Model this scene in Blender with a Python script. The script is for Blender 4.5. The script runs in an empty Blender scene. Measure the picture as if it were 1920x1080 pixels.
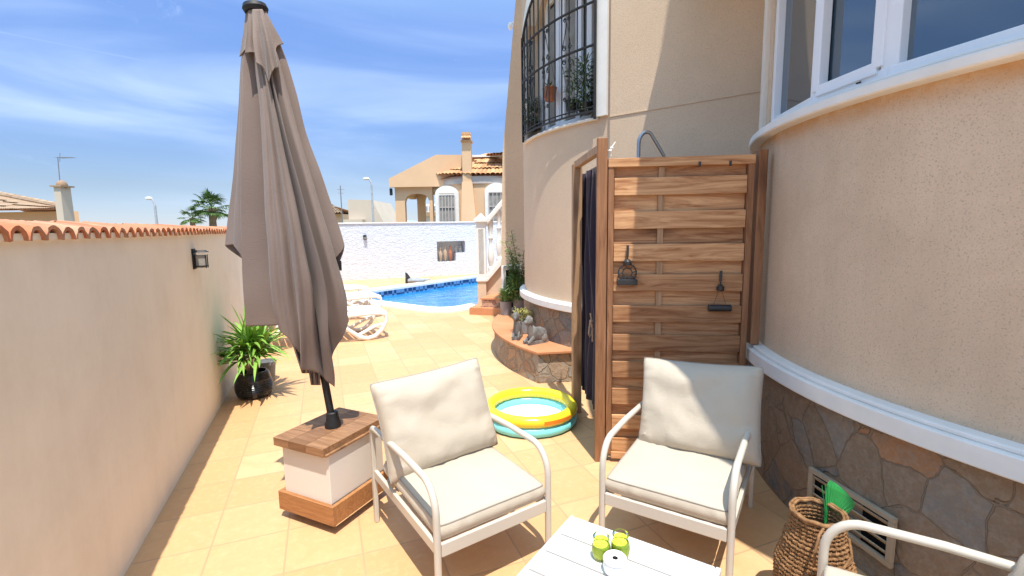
import bpy, bmesh, math, random
from mathutils import Vector, Matrix, noise
R = math.radians
PI = math.pi
scene = bpy.context.scene
C = scene.collection

# ------------------------------------------------------------------ camera
F, PITCH, ROLL, YAW, EYE = 900.0, R(7.22), R(0.84), R(21.4), 1.5
fwd = Vector((math.sin(YAW)*math.cos(PITCH), math.cos(YAW)*math.cos(PITCH), -math.sin(PITCH)))
r0 = Vector((math.cos(YAW), -math.sin(YAW), 0)); u0 = r0.cross(fwd)
RT = r0*math.cos(-ROLL) + u0*math.sin(-ROLL); UP = -r0*math.sin(-ROLL) + u0*math.cos(-ROLL)
f0 = Vector((math.sin(YAW), math.cos(YAW), 0))
cam_data = bpy.data.cameras.new('camera'); cam = bpy.data.objects.new('camera', cam_data); C.objects.link(cam)
cam_data.lens = F/1920*36; cam_data.sensor_width = 36; cam_data.clip_end = 20000; cam_data.clip_start = 0.05
cam.matrix_world = Matrix(((RT.x, UP.x, -fwd.x, 0), (RT.y, UP.y, -fwd.y, 0), (RT.z, UP.z, -fwd.z, EYE), (0, 0, 0, 1)))
scene.camera = cam
O = Vector((0, 0, EYE))

# ------------------------------------------------------------------ light
SUN_AZ, SUN_EL = R(9.5), R(70)        # direction the shadows fall (clockwise from +Y), height of the sun
sd = Vector((math.sin(SUN_AZ)*math.cos(SUN_EL), math.cos(SUN_AZ)*math.cos(SUN_EL), -math.sin(SUN_EL)))
sun = bpy.data.lights.new('sun', 'SUN'); sun.energy = 2.8; sun.angle = R(0.5); sun.color = (1, .95, .87)
so = bpy.data.objects.new('sun', sun); C.objects.link(so); so.rotation_euler = sd.to_track_quat('-Z', 'Y').to_euler()
W = bpy.data.worlds.new("World"); scene.world = W; W.use_nodes = True
scene.view_settings.view_transform = 'Standard'; scene.view_settings.look = 'None'
scene.view_settings.exposure = 1.2; scene.view_settings.gamma = 1
def build_world():
    nt = W.node_tree; n = nt.nodes; l = nt.links; n.clear()
    out = n.new('ShaderNodeOutputWorld'); bg = n.new('ShaderNodeBackground'); bg.inputs[1].default_value = 0.15
    sky = n.new('ShaderNodeTexSky'); sky.sky_type = 'NISHITA'; sky.sun_disc = False
    sky.sun_elevation = SUN_EL; sky.sun_rotation = PI + SUN_AZ; sky.air_density = 1.0; sky.dust_density = 0.0; sky.ozone_density = 6.0
    tc = n.new('ShaderNodeTexCoord')
    def noise_mask(scale, rot, lo, hi, detail, rough, loc=(0, 0, 0), dist=0.4):
        mp = n.new('ShaderNodeMapping'); mp.inputs['Scale'].default_value = scale; mp.inputs['Rotation'].default_value = rot; mp.inputs['Location'].default_value = loc
        l.new(tc.outputs['Generated'], mp.inputs['Vector'])
        t = n.new('ShaderNodeTexNoise'); t.inputs['Scale'].default_value = 1; t.inputs['Detail'].default_value = detail; t.inputs['Roughness'].default_value = rough; t.inputs['Distortion'].default_value = dist
        l.new(mp.outputs[0], t.inputs['Vector'])
        r = n.new('ShaderNodeMapRange'); r.interpolation_type = 'SMOOTHSTEP'; r.inputs[1].default_value = lo; r.inputs[2].default_value = hi
        l.new(t.outputs[0], r.inputs[0]); return r.outputs[0]
    a = noise_mask((1.6, 2.2, 9), (R(4), R(-8), 0), .44, .90, 6, .5, (2.2, .3, 1.1))
    b = noise_mask((5, 6, 9), (R(-20), R(35), 0), .56, .80, 10, .7, (.4, 3.1, .2), .8)
    # elevation: whiter towards the horizon band, thin wisps above
    sep = n.new('ShaderNodeSeparateXYZ'); l.new(tc.outputs['Generated'], sep.inputs[0])
    band = n.new('ShaderNodeValToRGB'); cr = band.color_ramp
    cr.elements[0].position = 0.0; cr.elements[0].color = (.28, .28, .28, 1)
    cr.elements[1].position = 1.0; cr.elements[1].color = (.08, .08, .08, 1)
    for p, v in ((.08, .30), (.20, .70), (.30, .55), (.38, .28)):
        e = cr.elements.new(p); e.color = (v, v, v, 1)
    l.new(sep.outputs[2], band.inputs[0])
    m1 = n.new('ShaderNodeMath'); m1.operation = 'MULTIPLY'; l.new(a, m1.inputs[0]); l.new(band.outputs[0], m1.inputs[1])
    m2 = n.new('ShaderNodeMath'); m2.operation = 'MULTIPLY'; l.new(b, m2.inputs[0]); m2.inputs[1].default_value = .30
    m3 = n.new('ShaderNodeMath'); m3.operation = 'MAXIMUM'; l.new(m1.outputs[0], m3.inputs[0]); l.new(m2.outputs[0], m3.inputs[1])
    d0, d1 = (fwd+RT*((0-960)/F)-UP*((60-540)/F)).normalized(), (fwd+RT*((430-960)/F)-UP*((146-540)/F)).normalized(); cn = d0.cross(d1).normalized()
    def vdot(vec):
        q = n.new('ShaderNodeVectorMath'); q.operation = 'DOT_PRODUCT'; l.new(tc.outputs['Generated'], q.inputs[0]); q.inputs[1].default_value = vec; return q.outputs['Value']
    ab = n.new('ShaderNodeMath'); ab.operation = 'ABSOLUTE'; l.new(vdot(cn), ab.inputs[0])
    m4 = n.new('ShaderNodeMapRange'); m4.interpolation_type = 'SMOOTHSTEP'; m4.inputs[1].default_value = .0045; m4.inputs[2].default_value = 0; m4.inputs[4].default_value = .16; l.new(ab.outputs[0], m4.inputs[0])
    m5 = n.new('ShaderNodeMapRange'); m5.interpolation_type = 'SMOOTHSTEP'; m5.inputs[1].default_value = .93; m5.inputs[2].default_value = .985; l.new(vdot((d0+d1*.8).normalized()), m5.inputs[0])
    m6 = n.new('ShaderNodeMath'); m6.operation = 'MULTIPLY'; l.new(m4.outputs[0], m6.inputs[0]); l.new(m5.outputs[0], m6.inputs[1])
    m7 = n.new('ShaderNodeMath'); m7.operation = 'MAXIMUM'; l.new(m3.outputs[0], m7.inputs[0]); l.new(m6.outputs[0], m7.inputs[1]); m3 = m7
    mix = n.new('ShaderNodeMix'); mix.data_type = 'RGBA'
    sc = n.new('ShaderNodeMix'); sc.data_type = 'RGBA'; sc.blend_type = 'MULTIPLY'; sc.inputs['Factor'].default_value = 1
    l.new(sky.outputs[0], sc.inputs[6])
    tr = n.new('ShaderNodeValToRGB'); ce = tr.color_ramp; ce.elements[0].position = 0; ce.elements[0].color = (.29, .31, .42, 1); ce.elements[1].position = 1; ce.elements[1].color = (3.3, 2.65, 1.75, 1)  # sky above the frame is raised and warmed as added, unseen fill light
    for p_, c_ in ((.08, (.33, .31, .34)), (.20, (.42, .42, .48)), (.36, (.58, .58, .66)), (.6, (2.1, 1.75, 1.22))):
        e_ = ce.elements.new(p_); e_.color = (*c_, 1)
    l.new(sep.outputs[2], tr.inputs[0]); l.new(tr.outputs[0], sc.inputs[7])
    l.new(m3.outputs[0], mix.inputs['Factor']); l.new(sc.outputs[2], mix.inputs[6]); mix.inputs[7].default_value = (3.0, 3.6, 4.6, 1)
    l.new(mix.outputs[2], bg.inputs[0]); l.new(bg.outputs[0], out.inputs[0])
SKYTINT = (.86, .90, 1.0, 1)
build_world()

# ------------------------------------------------------------------ helpers
def ray(x, y): return fwd + RT*((x-960)/F) - UP*((y-540)/F)
def G(x, y, z=0.0):
    d = ray(x, y); return O + d*((z-EYE)/d.z)
def AT(x, y, D):
    d = ray(x, y); return O + d*(D/d.dot(f0))
def PL(x, y, p, nrm):
    d = ray(x, y); nrm = Vector(nrm); return O + d*((Vector(p)-O).dot(nrm)/d.dot(nrm))

class MB:
    def __init__(s): s.bm = bmesh.new(); s.mi = 0
    def face(s, vs, smooth=False):
        try:
            f = s.bm.faces.new(vs); f.smooth = smooth; f.material_index = s.mi; return f
        except ValueError: return None
    def box(s, c, size, rz=0, rx=0, ry=0, taper=1.0, M=None):
        hx, hy, hz = size[0]/2, size[1]/2, size[2]/2
        m = M if M is not None else Matrix.Rotation(rz, 3, 'Z') @ Matrix.Rotation(ry, 3, 'Y') @ Matrix.Rotation(rx, 3, 'X')
        vs = []
        for z in (-1, 1):
            k = taper if z > 0 else 1
            for x, y in ((-1, -1), (1, -1), (1, 1), (-1, 1)):
                vs.append(s.bm.verts.new(Vector(c) + m @ Vector((x*hx*k, y*hy*k, z*hz))))
        for q in ((3, 2, 1, 0), (4, 5, 6, 7), (0, 1, 5, 4), (1, 2, 6, 5), (2, 3, 7, 6), (3, 0, 4, 7)): s.face([vs[i] for i in q])
        return s
    def prism(s, poly, z0, z1, top=None):
        a = [s.bm.verts.new((p[0], p[1], z0)) for p in poly]; t = top or poly
        b = [s.bm.verts.new((p[0], p[1], z1)) for p in t]
        s.face(a[::-1]); s.face(b); n = len(poly)
        for i in range(n): s.face([a[i], a[(i+1) % n], b[(i+1) % n], b[i]])
        return s
    def slab(s, pts, off):          # polygon in space extruded by a vector
        off = Vector(off); a = [s.bm.verts.new(Vector(p)) for p in pts]; b = [s.bm.verts.new(Vector(p)+off) for p in pts]
        s.face(a[::-1]); s.face(b); n = len(pts)
        for i in range(n): s.face([a[i], a[(i+1) % n], b[(i+1) % n], b[i]])
        return s
    def rings(s, rings, closed=True, cap=True, smooth=True):
        vs = [[s.bm.verts.new(Vector(p)) for p in r] for r in rings]
        for a, b in zip(vs, vs[1:]):
            n = len(a)
            for i in range(n if closed else n-1):
                j = (i+1) % n; s.face([a[i], a[j], b[j], b[i]], smooth)
        if cap and closed: s.face(vs[0][::-1]); s.face(vs[-1])
        return s
    def tube(s, path, r, seg=10, cap=True, smooth=True, closed=False):
        P = [Vector(p) for p in path]; n = len(P); rr = r if isinstance(r, (list, tuple)) else [r]*n
        T = []
        for i in range(n):
            a = P[(i-1) % n] if (closed or i > 0) else P[i]; b = P[(i+1) % n] if (closed or i < n-1) else P[i]
            T.append((b-a).normalized())
        up = Vector((0, 0, 1)) if abs(T[0].z) < .9 else Vector((1, 0, 0))
        N = (up - T[0]*up.dot(T[0])).normalized(); out = []
        for i in range(n):
            N = (N - T[i]*N.dot(T[i])).normalized(); B = T[i].cross(N)
            out.append([P[i] + (N*math.cos(2*PI*k/seg) + B*math.sin(2*PI*k/seg))*rr[i] for k in range(seg)])
        if closed: out.append(out[0])
        return s.rings(out, True, cap and not closed, smooth)
    def lathe(s, prof, c=(0, 0, 0), seg=32, smooth=True, cap=True):
        c = Vector(c)
        return s.rings([[c + Vector((r*math.cos(2*PI*k/seg), r*math.sin(2*PI*k/seg), z)) for k in range(seg)] for r, z in prof], True, cap, smooth)
    def sphere(s, c, rad, seg=12, rg=8, M=None):
        c = Vector(c); rad = Vector(rad) if not isinstance(rad, (int, float)) else Vector((rad,)*3); out = []
        for j in range(rg+1):
            ph = PI*j/rg; ph = min(max(ph, .02), PI-.02); ring = []
            for k in range(seg):
                v = Vector((rad.x*math.sin(ph)*math.cos(2*PI*k/seg), rad.y*math.sin(ph)*math.sin(2*PI*k/seg), -rad.z*math.cos(ph)))
                ring.append(c + (M @ v if M else v))
            out.append(ring)
        return s.rings(out, True, True, True)
    def arc(s, c, ri, ro, z0, z1, a0, a1, n=24, ztop=None, zbot=None, smooth=True):
        rings = []
        for i in range(n+1):
            a = R(a0+(a1-a0)*i/n); ca, sa = math.cos(a), math.sin(a)
            t = ztop(i/n) if ztop else z1; b = zbot(i/n) if zbot else z0
            rings.append([(c[0]+ro*ca, c[1]+ro*sa, b), (c[0]+ro*ca, c[1]+ro*sa, t), (c[0]+ri*ca, c[1]+ri*sa, t), (c[0]+ri*ca, c[1]+ri*sa, b)])
        return s.rings(rings, True, True, smooth)
    def leaf(s, base, d, length, width, droop=0.3, seg=5, fold=.15):
        d = Vector(d).normalized(); side = d.cross(Vector((0, 0, 1)))
        side = side.normalized() if side.length > .05 else Vector((1, 0, 0))
        p = Vector(base); prev = None; st = length/seg
        for i in range(seg+1):
            t = i/seg; w = width*(math.sin(PI*min(1, t*.85+.12))**.8)*(1 if t < .99 else 0.05)
            nrm = side.cross(d).normalized()
            cur = [s.bm.verts.new(p-side*w/2+nrm*w*fold), s.bm.verts.new(p), s.bm.verts.new(p+side*w/2+nrm*w*fold)]
            if prev:
                s.face([prev[0], prev[1], cur[1], cur[0]], True); s.face([prev[1], prev[2], cur[2], cur[1]], True)
            prev = cur; p = p + d*st; d = (d + Vector((0, 0, -droop/seg*(1+t)))).normalized()
        return s
    def build(s, name, mat, parent=None, bevel=0, loc=None, bseg=2, subsurf=0, autosmooth=False):
        bmesh.ops.recalc_face_normals(s.bm, faces=s.bm.faces)
        me = bpy.data.meshes.new(name); s.bm.to_mesh(me); s.bm.free()
        for m in (mat if isinstance(mat, (list, tuple)) else [mat]): me.materials.append(m)
        if any(p_.use_smooth for p_ in me.polygons): me.set_sharp_from_angle(angle=R(38))
        o = bpy.data.objects.new(name, me); C.objects.link(o)
        if parent: o.parent = parent
        if loc: o.location = loc
        if bevel:
            b = o.modifiers.new('bevel', 'BEVEL'); b.width = bevel; b.segments = bseg; b.limit_method = 'ANGLE'; b.angle_limit = R(40)
        if subsurf:
            b = o.modifiers.new('sub', 'SUBSURF'); b.levels = subsurf; b.render_levels = subsurf
        return o

def tag(o, label=None, cat=None, group=None, kind=None):
    if label: o['label'] = label
    if cat: o['category'] = cat
    if group: o['group'] = group
    if kind: o['kind'] = kind
    return o
def thing(name, label, cat, loc=(0, 0, 0), rz=0, group=None):
    o = bpy.data.objects.new(name, None); C.objects.link(o); o.empty_display_size = .1
    o.location = loc; o.rotation_euler = (0, 0, rz); return tag(o, label, cat, group)
def copy_thing(root, loc, rz, label):
    r = root.copy(); C.objects.link(r); r.location = loc; r.rotation_euler = (0, 0, rz); r['label'] = label
    for ch in root.children:
        c = ch.copy(); C.objects.link(c); c.parent = r
        for g in ch.children:
            d = g.copy(); C.objects.link(d); d.parent = c
    return r

# ------------------------------------------------------------------ materials
def mat(name, base, rough=.8, spec=.3, metal=0, **k):
    m = bpy.data.materials.new(name); m.use_nodes = True; nt = m.node_tree; p = nt.nodes['Principled BSDF']
    p.inputs['Base Color'].default_value = (*base, 1); p.inputs['Roughness'].default_value = rough
    p.inputs['Specular IOR Level'].default_value = spec; p.inputs['Metallic'].default_value = metal
    for a, b in k.items(): p.inputs[a.replace('_', ' ')].default_value = b
    return m
def nodes(m):
    nt = m.node_tree; return nt, nt.nodes, nt.links, nt.nodes['Principled BSDF']
def coords(nt, kind='Object', scale=(1, 1, 1), rot=(0, 0, 0)):
    tc = nt.nodes.new('ShaderNodeTexCoord'); mp = nt.nodes.new('ShaderNodeMapping')
    mp.inputs['Scale'].default_value = scale; mp.inputs['Rotation'].default_value = rot
    nt.links.new(tc.outputs[kind], mp.inputs['Vector']); return mp.outputs[0]
def tnoise(nt, vec, scale, detail=5, rough=.55, dist=0):
    t = nt.nodes.new('ShaderNodeTexNoise'); t.inputs['Scale'].default_value = scale; t.inputs['Detail'].default_value = detail
    t.inputs['Roughness'].default_value = rough; t.inputs['Distortion'].default_value = dist
    nt.links.new(vec, t.inputs['Vector']); return t.outputs[0]
def ramp(nt, fac, stops):
    r = nt.nodes.new('ShaderNodeValToRGB'); cr = r.color_ramp
    while len(cr.elements) > 1: cr.elements.remove(cr.elements[-1])
    cr.elements[0].position = stops[0][0]; cr.elements[0].color = (*stops[0][1], 1)
    for p, c in stops[1:]:
        e = cr.elements.new(p); e.color = (*c, 1)
    nt.links.new(fac, r.inputs[0]); return r.outputs[0]
def mixc(nt, fac, a, b, mode='MIX'):
    m = nt.nodes.new('ShaderNodeMix'); m.data_type = 'RGBA'; m.blend_type = mode
    for inp, v in ((m.inputs[0], fac), (m.inputs[6], a), (m.inputs[7], b)):
        if isinstance(v, (int, float)): inp.default_value = v
        elif isinstance(v, (tuple, list)): inp.default_value = (*v, 1) if len(v) == 3 else v
        else: nt.links.new(v, inp)
    return m.outputs[2]
def bump(nt, h, strength, dist=.01):
    b = nt.nodes.new('ShaderNodeBump'); b.inputs['Strength'].default_value = strength; b.inputs['Distance'].default_value = dist
    nt.links.new(h, b.inputs['Height']); nt.links.new(b.outputs[0], nt.nodes['Principled BSDF'].inputs['Normal']); return b
def math_(nt, op, a, b):
    m = nt.nodes.new('ShaderNodeMath'); m.operation = op
    for i, v in enumerate((a, b)):
        if isinstance(v, (int, float)): m.inputs[i].default_value = v
        else: nt.links.new(v, m.inputs[i])
    return m.outputs[0]

def noisy(name, c1, c2, scale=4, rough=.85, bstr=0, bscale=80, bdist=.004, spec=.25, lo=.35, hi=.65, aniso=(1, 1, 1), detail=5):
    m = mat(name, c1, rough, spec); nt, n, l, p = nodes(m); v = coords(nt, scale=aniso)
    l.new(ramp(nt, tnoise(nt, v, scale, detail), [(lo, c1), (hi, c2)]), p.inputs['Base Color'])
    if bstr: bump(nt, tnoise(nt, coords(nt), bscale, 4, .6), bstr, bdist)
    return m
def plaster(name, c, grain=150, bstr=.6, dist=.004, stain=.88, speck=True):
    m = mat(name, c, .92, .15); nt, n, l, p = nodes(m); v = coords(nt)
    big = ramp(nt, tnoise(nt, v, .9, 6, .6), [(.3, tuple(x*stain for x in c)), (.7, tuple(min(1, x*1.04) for x in c))])
    g = tnoise(nt, v, grain, 3, .7)
    if speck: big = mixc(nt, ramp(nt, g, [(.33, (.0, .0, .0)), (.46, (1, 1, 1))]), tuple(x*.68 for x in c), big)
    l.new(big, p.inputs['Base Color']); bump(nt, g, bstr, dist); return m

M = {}
M['house'] = plaster('house_plaster', (.695, .525, .37), 150, .8, .004)
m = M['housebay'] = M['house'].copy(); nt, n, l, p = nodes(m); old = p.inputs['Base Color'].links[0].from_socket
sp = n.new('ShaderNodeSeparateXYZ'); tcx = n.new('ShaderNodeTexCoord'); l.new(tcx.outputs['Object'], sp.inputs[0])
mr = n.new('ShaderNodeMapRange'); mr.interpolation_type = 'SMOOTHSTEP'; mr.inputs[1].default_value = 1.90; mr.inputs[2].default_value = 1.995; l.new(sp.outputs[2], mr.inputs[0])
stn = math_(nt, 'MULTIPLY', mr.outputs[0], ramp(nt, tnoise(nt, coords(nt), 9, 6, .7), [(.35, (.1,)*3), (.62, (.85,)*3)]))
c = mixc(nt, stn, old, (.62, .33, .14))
dr = ramp(nt, tnoise(nt, coords(nt, scale=(3.5, 3.5, .35)), 2.2, 7, .7, .3), [(.36, (.955, .945, .93)), (.60, (1, 1, 1))])
pt = ramp(nt, tnoise(nt, coords(nt), 1.7, 7, .7, .6), [(.35, (.92, .91, .90)), (.6, (1.02, 1.02, 1.02))])
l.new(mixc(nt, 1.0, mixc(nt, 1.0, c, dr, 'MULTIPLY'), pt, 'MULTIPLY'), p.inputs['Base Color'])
M['wallcream'] = plaster('cream_plaster', (.81, .75, .645), 60, .2, .002, .96, False)
M['wallcream2'] = plaster('pale_plaster', (.72, .66, .58), 90, .3, .002, .95, False)
nt, n, l, p = nodes(M['wallcream']); old = p.inputs['Base Color'].links[0].from_socket
st = ramp(nt, tnoise(nt, coords(nt, scale=(1, 5.5, .5)), 1.6, 7, .65, .5), [(.3, (.965, .96, .95)), (.6, (1, 1, 1))])
l.new(mixc(nt, 1.0, mixc(nt, 1.0, old, st, 'MULTIPLY'), ramp(nt, tnoise(nt, coords(nt), 2.6, 8, .7), [(.32, (.93, .92, .91)), (.55, (1, 1, 1))]), 'MULTIPLY'), p.inputs['Base Color'])
# rough white render of the pool wall
m = M['roughwhite'] = mat('rough_white_render', (.78, .79, .8), .9, .2); nt, n, l, p = nodes(m)
v = coords(nt, scale=(1, 1, 2.0)); h = tnoise(nt, v, 9, 6, .66, 1.0)
l.new(ramp(nt, h, [(.3, (.60, .62, .66)), (.6, (.70, .715, .74))]), p.inputs['Base Color']); bump(nt, h, 1.0, .045)
M['white'] = noisy('white_paint', (.76, .76, .76), (.84, .84, .83), 3, .5, .15, 60, .002, .4)
M['upvc'] = noisy('white_frame', (.80, .81, .83), (.84, .85, .87), 2, .3, spec=.5)
M['band'] = noisy('white_masonry', (.74, .71, .66), (.81, .78, .73), 5, .7, .3, 40, .003)
M['cream_metal'] = noisy('cream_powder_coat', (.52, .475, .40), (.56, .51, .435), 3, .38, spec=.5)
M['tablewhite'] = noisy('cream_white_table_paint', (.64, .63, .60), (.70, .69, .655), 3, .45, spec=.4)
M['black'] = noisy('black_iron', (.006, .006, .007), (.014, .014, .015), 20, .6, .2, 90, .001, .5)
M['blackmetal'] = noisy('black_metal', (.02, .02, .022), (.035, .035, .038), 10, .35, spec=.5)
M['steel'] = mat('brushed_steel', (.42, .42, .42), .35, .5, .9)
M['galv'] = noisy('grey_zinc', (.22, .23, .24), (.34, .35, .36), 6, .6, .2, 30, .002, .4)
M['greystone'] = noisy('grey_carved_stone', (.13, .125, .12), (.26, .25, .235), 14, .95, .8, 60, .006)
M['galvpole'] = noisy('grey_pole', (.35, .36, .38), (.45, .46, .48), 6, .5)
M['plastic'] = noisy('white_plastic', (.80, .79, .77), (.85, .84, .82), 2, .35, spec=.5)
M['blackpot'] = noisy('black_pot_glaze', (.010, .010, .011), (.02, .02, .022), 8, .25, spec=.5)
M['soil'] = noisy('soil', (.03, .02, .013), (.07, .05, .03), 30, .95, .8, 60, .01)
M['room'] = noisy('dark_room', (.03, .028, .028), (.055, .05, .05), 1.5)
M['curtain_in'] = noisy('pale_curtain', (.24, .225, .20), (.33, .31, .28), 5)
M['terracotta'] = noisy('terracotta_pot', (.34, .12, .06), (.45, .18, .09), 12, .8, .2)
M['antenna'] = mat('antenna_grey', (.25, .26, .28), .5, .4, .5)

# floor tiles
m = M['floor'] = mat('sandstone_tiles', (.7, .5, .3), .55, .35); nt, n, l, p = nodes(m)
tc = n.new('ShaderNodeTexCoord'); mp = n.new('ShaderNodeMapping'); mp.inputs['Location'].default_value = (.583+.337*10, -1.518+.333*20, 0)
l.new(tc.outputs['Object'], mp.inputs['Vector'])
br = n.new('ShaderNodeTexBrick'); br.offset = 0; br.squash = 1; l.new(mp.outputs[0], br.inputs['Vector'])
for k, v in (('Scale', 1), ('Mortar Size', .0048), ('Mortar Smooth', .25), ('Bias', 0), ('Brick Width', .337), ('Row Height', .333)): br.inputs[k].default_value = v
br.inputs['Color1'].default_value = (0, 0, 0, 1); br.inputs['Color2'].default_value = (1, 1, 1, 1); br.inputs['Mortar'].default_value = (.5, .5, .5, 1)
tilec = ramp(nt, br.outputs['Color'], [(0, (.58, .32, .145)), (.35, (.62, .355, .17)), (.7, (.65, .39, .195)), (1, (.68, .435, .235))])
vv = coords(nt)
sw = tnoise(nt, vv, 4.5, 6, .6, 1.6)
c = mixc(nt, ramp(nt, sw, [(.36, (0, 0, 0)), (.66, (.55, .55, .55))]), tilec, (.56, .33, .16))
c = mixc(nt, ramp(nt, tnoise(nt, vv, 26, 5, .7), [(.5, (0, 0, 0)), (.8, (.45, .45, .45))]), c, (.70, .51, .30))
c = mixc(nt, br.outputs['Fac'], c, (.48, .30, .165))
l.new(c, p.inputs['Base Color'])
hh = math_(nt, 'SUBTRACT', math_(nt, 'MULTIPLY', tnoise(nt, vv, 18, 5), .25), br.outputs['Fac']); bump(nt, hh, .35, .004)
l.new(ramp(nt, tnoise(nt, vv, 5, 4), [(.3, (.42,)*3), (.7, (.62,)*3)]), p.inputs['Roughness'])

# stone cladding
def stone_mat(name, scale, palette, mortar, seed=0, mw=.035, stretch=(1, 1, 1)):
    m = mat(name, mortar, .8, .3); nt, n, l, p = nodes(m); v0 = coords(nt, scale=stretch)
    nz = n.new('ShaderNodeTexNoise'); nz.inputs['Scale'].default_value = 5; nz.inputs['Detail'].default_value = 4; l.new(v0, nz.inputs['Vector'])
    mx = n.new('ShaderNodeMix'); mx.data_type = 'VECTOR'; mx.inputs[0].default_value = .10
    l.new(v0, mx.inputs[4]); l.new(nz.outputs[1], mx.inputs[5]); v = mx.outputs[1]
    vo = n.new('ShaderNodeTexVoronoi'); vo.inputs['Scale'].default_value = scale; l.new(v, vo.inputs['Vector'])
    ed = n.new('ShaderNodeTexVoronoi'); ed.feature = 'DISTANCE_TO_EDGE'; ed.inputs['Scale'].default_value = scale; l.new(v, ed.inputs['Vector'])
    sp = n.new('ShaderNodeSeparateColor'); l.new(vo.outputs['Color'], sp.inputs[0])
    k = len(palette); rp = ramp(nt, sp.outputs[0], [(i/k, palette[i]) for i in range(k)])
    rp.node.color_ramp.interpolation = 'CONSTANT'
    d = mixc(nt, ramp(nt, tnoise(nt, v0, 9, 7, .7, 1.5), [(.42, (0, 0, 0)), (.62, (.8, .8, .8))]), rp, palette[2])
    d = mixc(nt, ramp(nt, tnoise(nt, v0, 34, 6, .7), [(.45, (0, 0, 0)), (.75, (.5, .5, .5))]), d, (.42, .36, .29))
    e = n.new('ShaderNodeMapRange'); e.interpolation_type = 'SMOOTHSTEP'; e.inputs[1].default_value = mw; e.inputs[2].default_value = mw*2.2; l.new(ed.outputs[0], e.inputs[0])
    l.new(mixc(nt, e.outputs[0], mortar, d), p.inputs['Base Color'])
    hh = math_(nt, 'ADD', math_(nt, 'MULTIPLY', e.outputs[0], .8), math_(nt, 'MULTIPLY', tnoise(nt, v0, 14, 8, .65), .7)); bump(nt, hh, .9, .028)
    return m
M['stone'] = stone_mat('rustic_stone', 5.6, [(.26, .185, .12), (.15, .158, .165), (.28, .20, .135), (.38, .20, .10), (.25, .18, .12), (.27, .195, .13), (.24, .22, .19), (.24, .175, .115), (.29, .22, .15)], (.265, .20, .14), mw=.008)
M['stone2'] = stone_mat('rustic_stone_pale', 8, [(.36, .24, .15), (.30, .30, .28), (.38, .27, .18), (.42, .25, .15), (.27, .21, .16), (.34, .33, .30), (.34, .20, .13)], (.33, .27, .20), stretch=(1, 1, 1))  # lighter, greyer stone mix for the planter ledge

# wood
def wood(name, light, dark, axis=0, scale=1, knots=True, island=True):
    m = mat(name, light, .62, .3); nt, n, l, p = nodes(m)
    tc = n.new('ShaderNodeTexCoord'); vec = tc.outputs['Object']
    if island:
        ge = n.new('ShaderNodeNewGeometry'); mu = n.new('ShaderNodeVectorMath'); mu.operation = 'SCALE'
        cb = n.new('ShaderNodeCombineXYZ')
        for i in range(3): l.new(ge.outputs['Random Per Island'], cb.inputs[i])
        l.new(cb.outputs[0], mu.inputs[0]); mu.inputs['Scale'].default_value = 17.3
        ad = n.new('ShaderNodeVectorMath'); l.new(vec, ad.inputs[0]); l.new(mu.outputs[0], ad.inputs[1]); vec = ad.outputs[0]
    sc = [14*scale]*3; sc[axis] = 1.1*scale
    mp = n.new('ShaderNodeMapping'); mp.inputs['Scale'].default_value = sc; l.new(vec, mp.inputs['Vector'])
    mp2 = n.new('ShaderNodeMapping'); s2 = [7*scale]*3; s2[axis] = 2.2*scale; mp2.inputs['Scale'].default_value = s2; l.new(vec, mp2.inputs['Vector'])
    w = tnoise(nt, mp.outputs[0], 1.6, 8, .65, 2.2)
    c = ramp(nt, w, [(.34, dark), (.50, tuple((a*.45+b*.55) for a, b in zip(dark, light))), (.66, light), (.84, tuple(min(1, x*1.15) for x in light))])
    if knots:
        vo = n.new('ShaderNodeTexVoronoi'); vo.inputs['Scale'].default_value = .75; l.new(mp2.outputs[0], vo.inputs['Vector'])
        kn = n.new('ShaderNodeMapRange'); kn.inputs[1].default_value = .05; kn.inputs[2].default_value = .26; l.new(vo.outputs['Distance'], kn.inputs[0])
        c = mixc(nt, kn.outputs[0], tuple(x*.45 for x in dark), c)
    if island:
        c = mixc(nt, 1.0, c, ramp(nt, ge.outputs['Random Per Island'], [(0, (.62, .55, .50)), (.5, (.95, .90, .86)), (1, (1.12, 1.10, 1.05))]), 'MULTIPLY')
    l.new(c, p.inputs['Base Color']); bump(nt, w, .25, .003); return m
M['fence'] = wood('fence_pine', (.68, .40, .205), (.33, .135, .052), 0, .9)
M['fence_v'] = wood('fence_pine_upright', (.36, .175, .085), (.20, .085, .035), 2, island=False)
M['gate_v'] = wood('gate_pine_upright', (.46, .285, .16), (.30, .16, .075), 2, island=False)
M['lidwood'] = wood('box_top_wood', (.36, .20, .105), (.19, .095, .045), 0, 1.3)
M['trimwood'] = wood('box_trim_wood', (.42, .205, .085), (.26, .11, .04), 0, 1.3, False)

# fabric
def fabric(name, c, wscale=420, var=.93, bstr=.25, crump=5):
    m = mat(name, c, .95, .1); nt, n, l, p = nodes(m); p.inputs['Sheen Weight'].default_value = .15
    v = coords(nt); l.new(ramp(nt, tnoise(nt, v, 3, 5), [(.3, tuple(x*var for x in c)), (.7, c)]), p.inputs['Base Color'])
    a = tnoise(nt, coords(nt, scale=(1, .12, 1)), wscale, 2); b = tnoise(nt, coords(nt, scale=(.12, 1, 1)), wscale, 2)
    wv = math_(nt, 'ADD', a, b); cr = math_(nt, 'MULTIPLY', tnoise(nt, v, 9, 4, .5, .6), crump); bump(nt, math_(nt, 'ADD', wv, cr), bstr, .004); return m
M['cushion'] = fabric('beige_cushion_fabric', (.51, .44, .345))
M['piping'] = fabric('cushion_piping', (.34, .30, .25))
m = M['canopy'] = fabric('taupe_canvas', (.24, .182, .152), 300, .88, .3, .6)
M['curtain'] = fabric('aubergine_curtain', (.035, .026, .038), 200)

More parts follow.
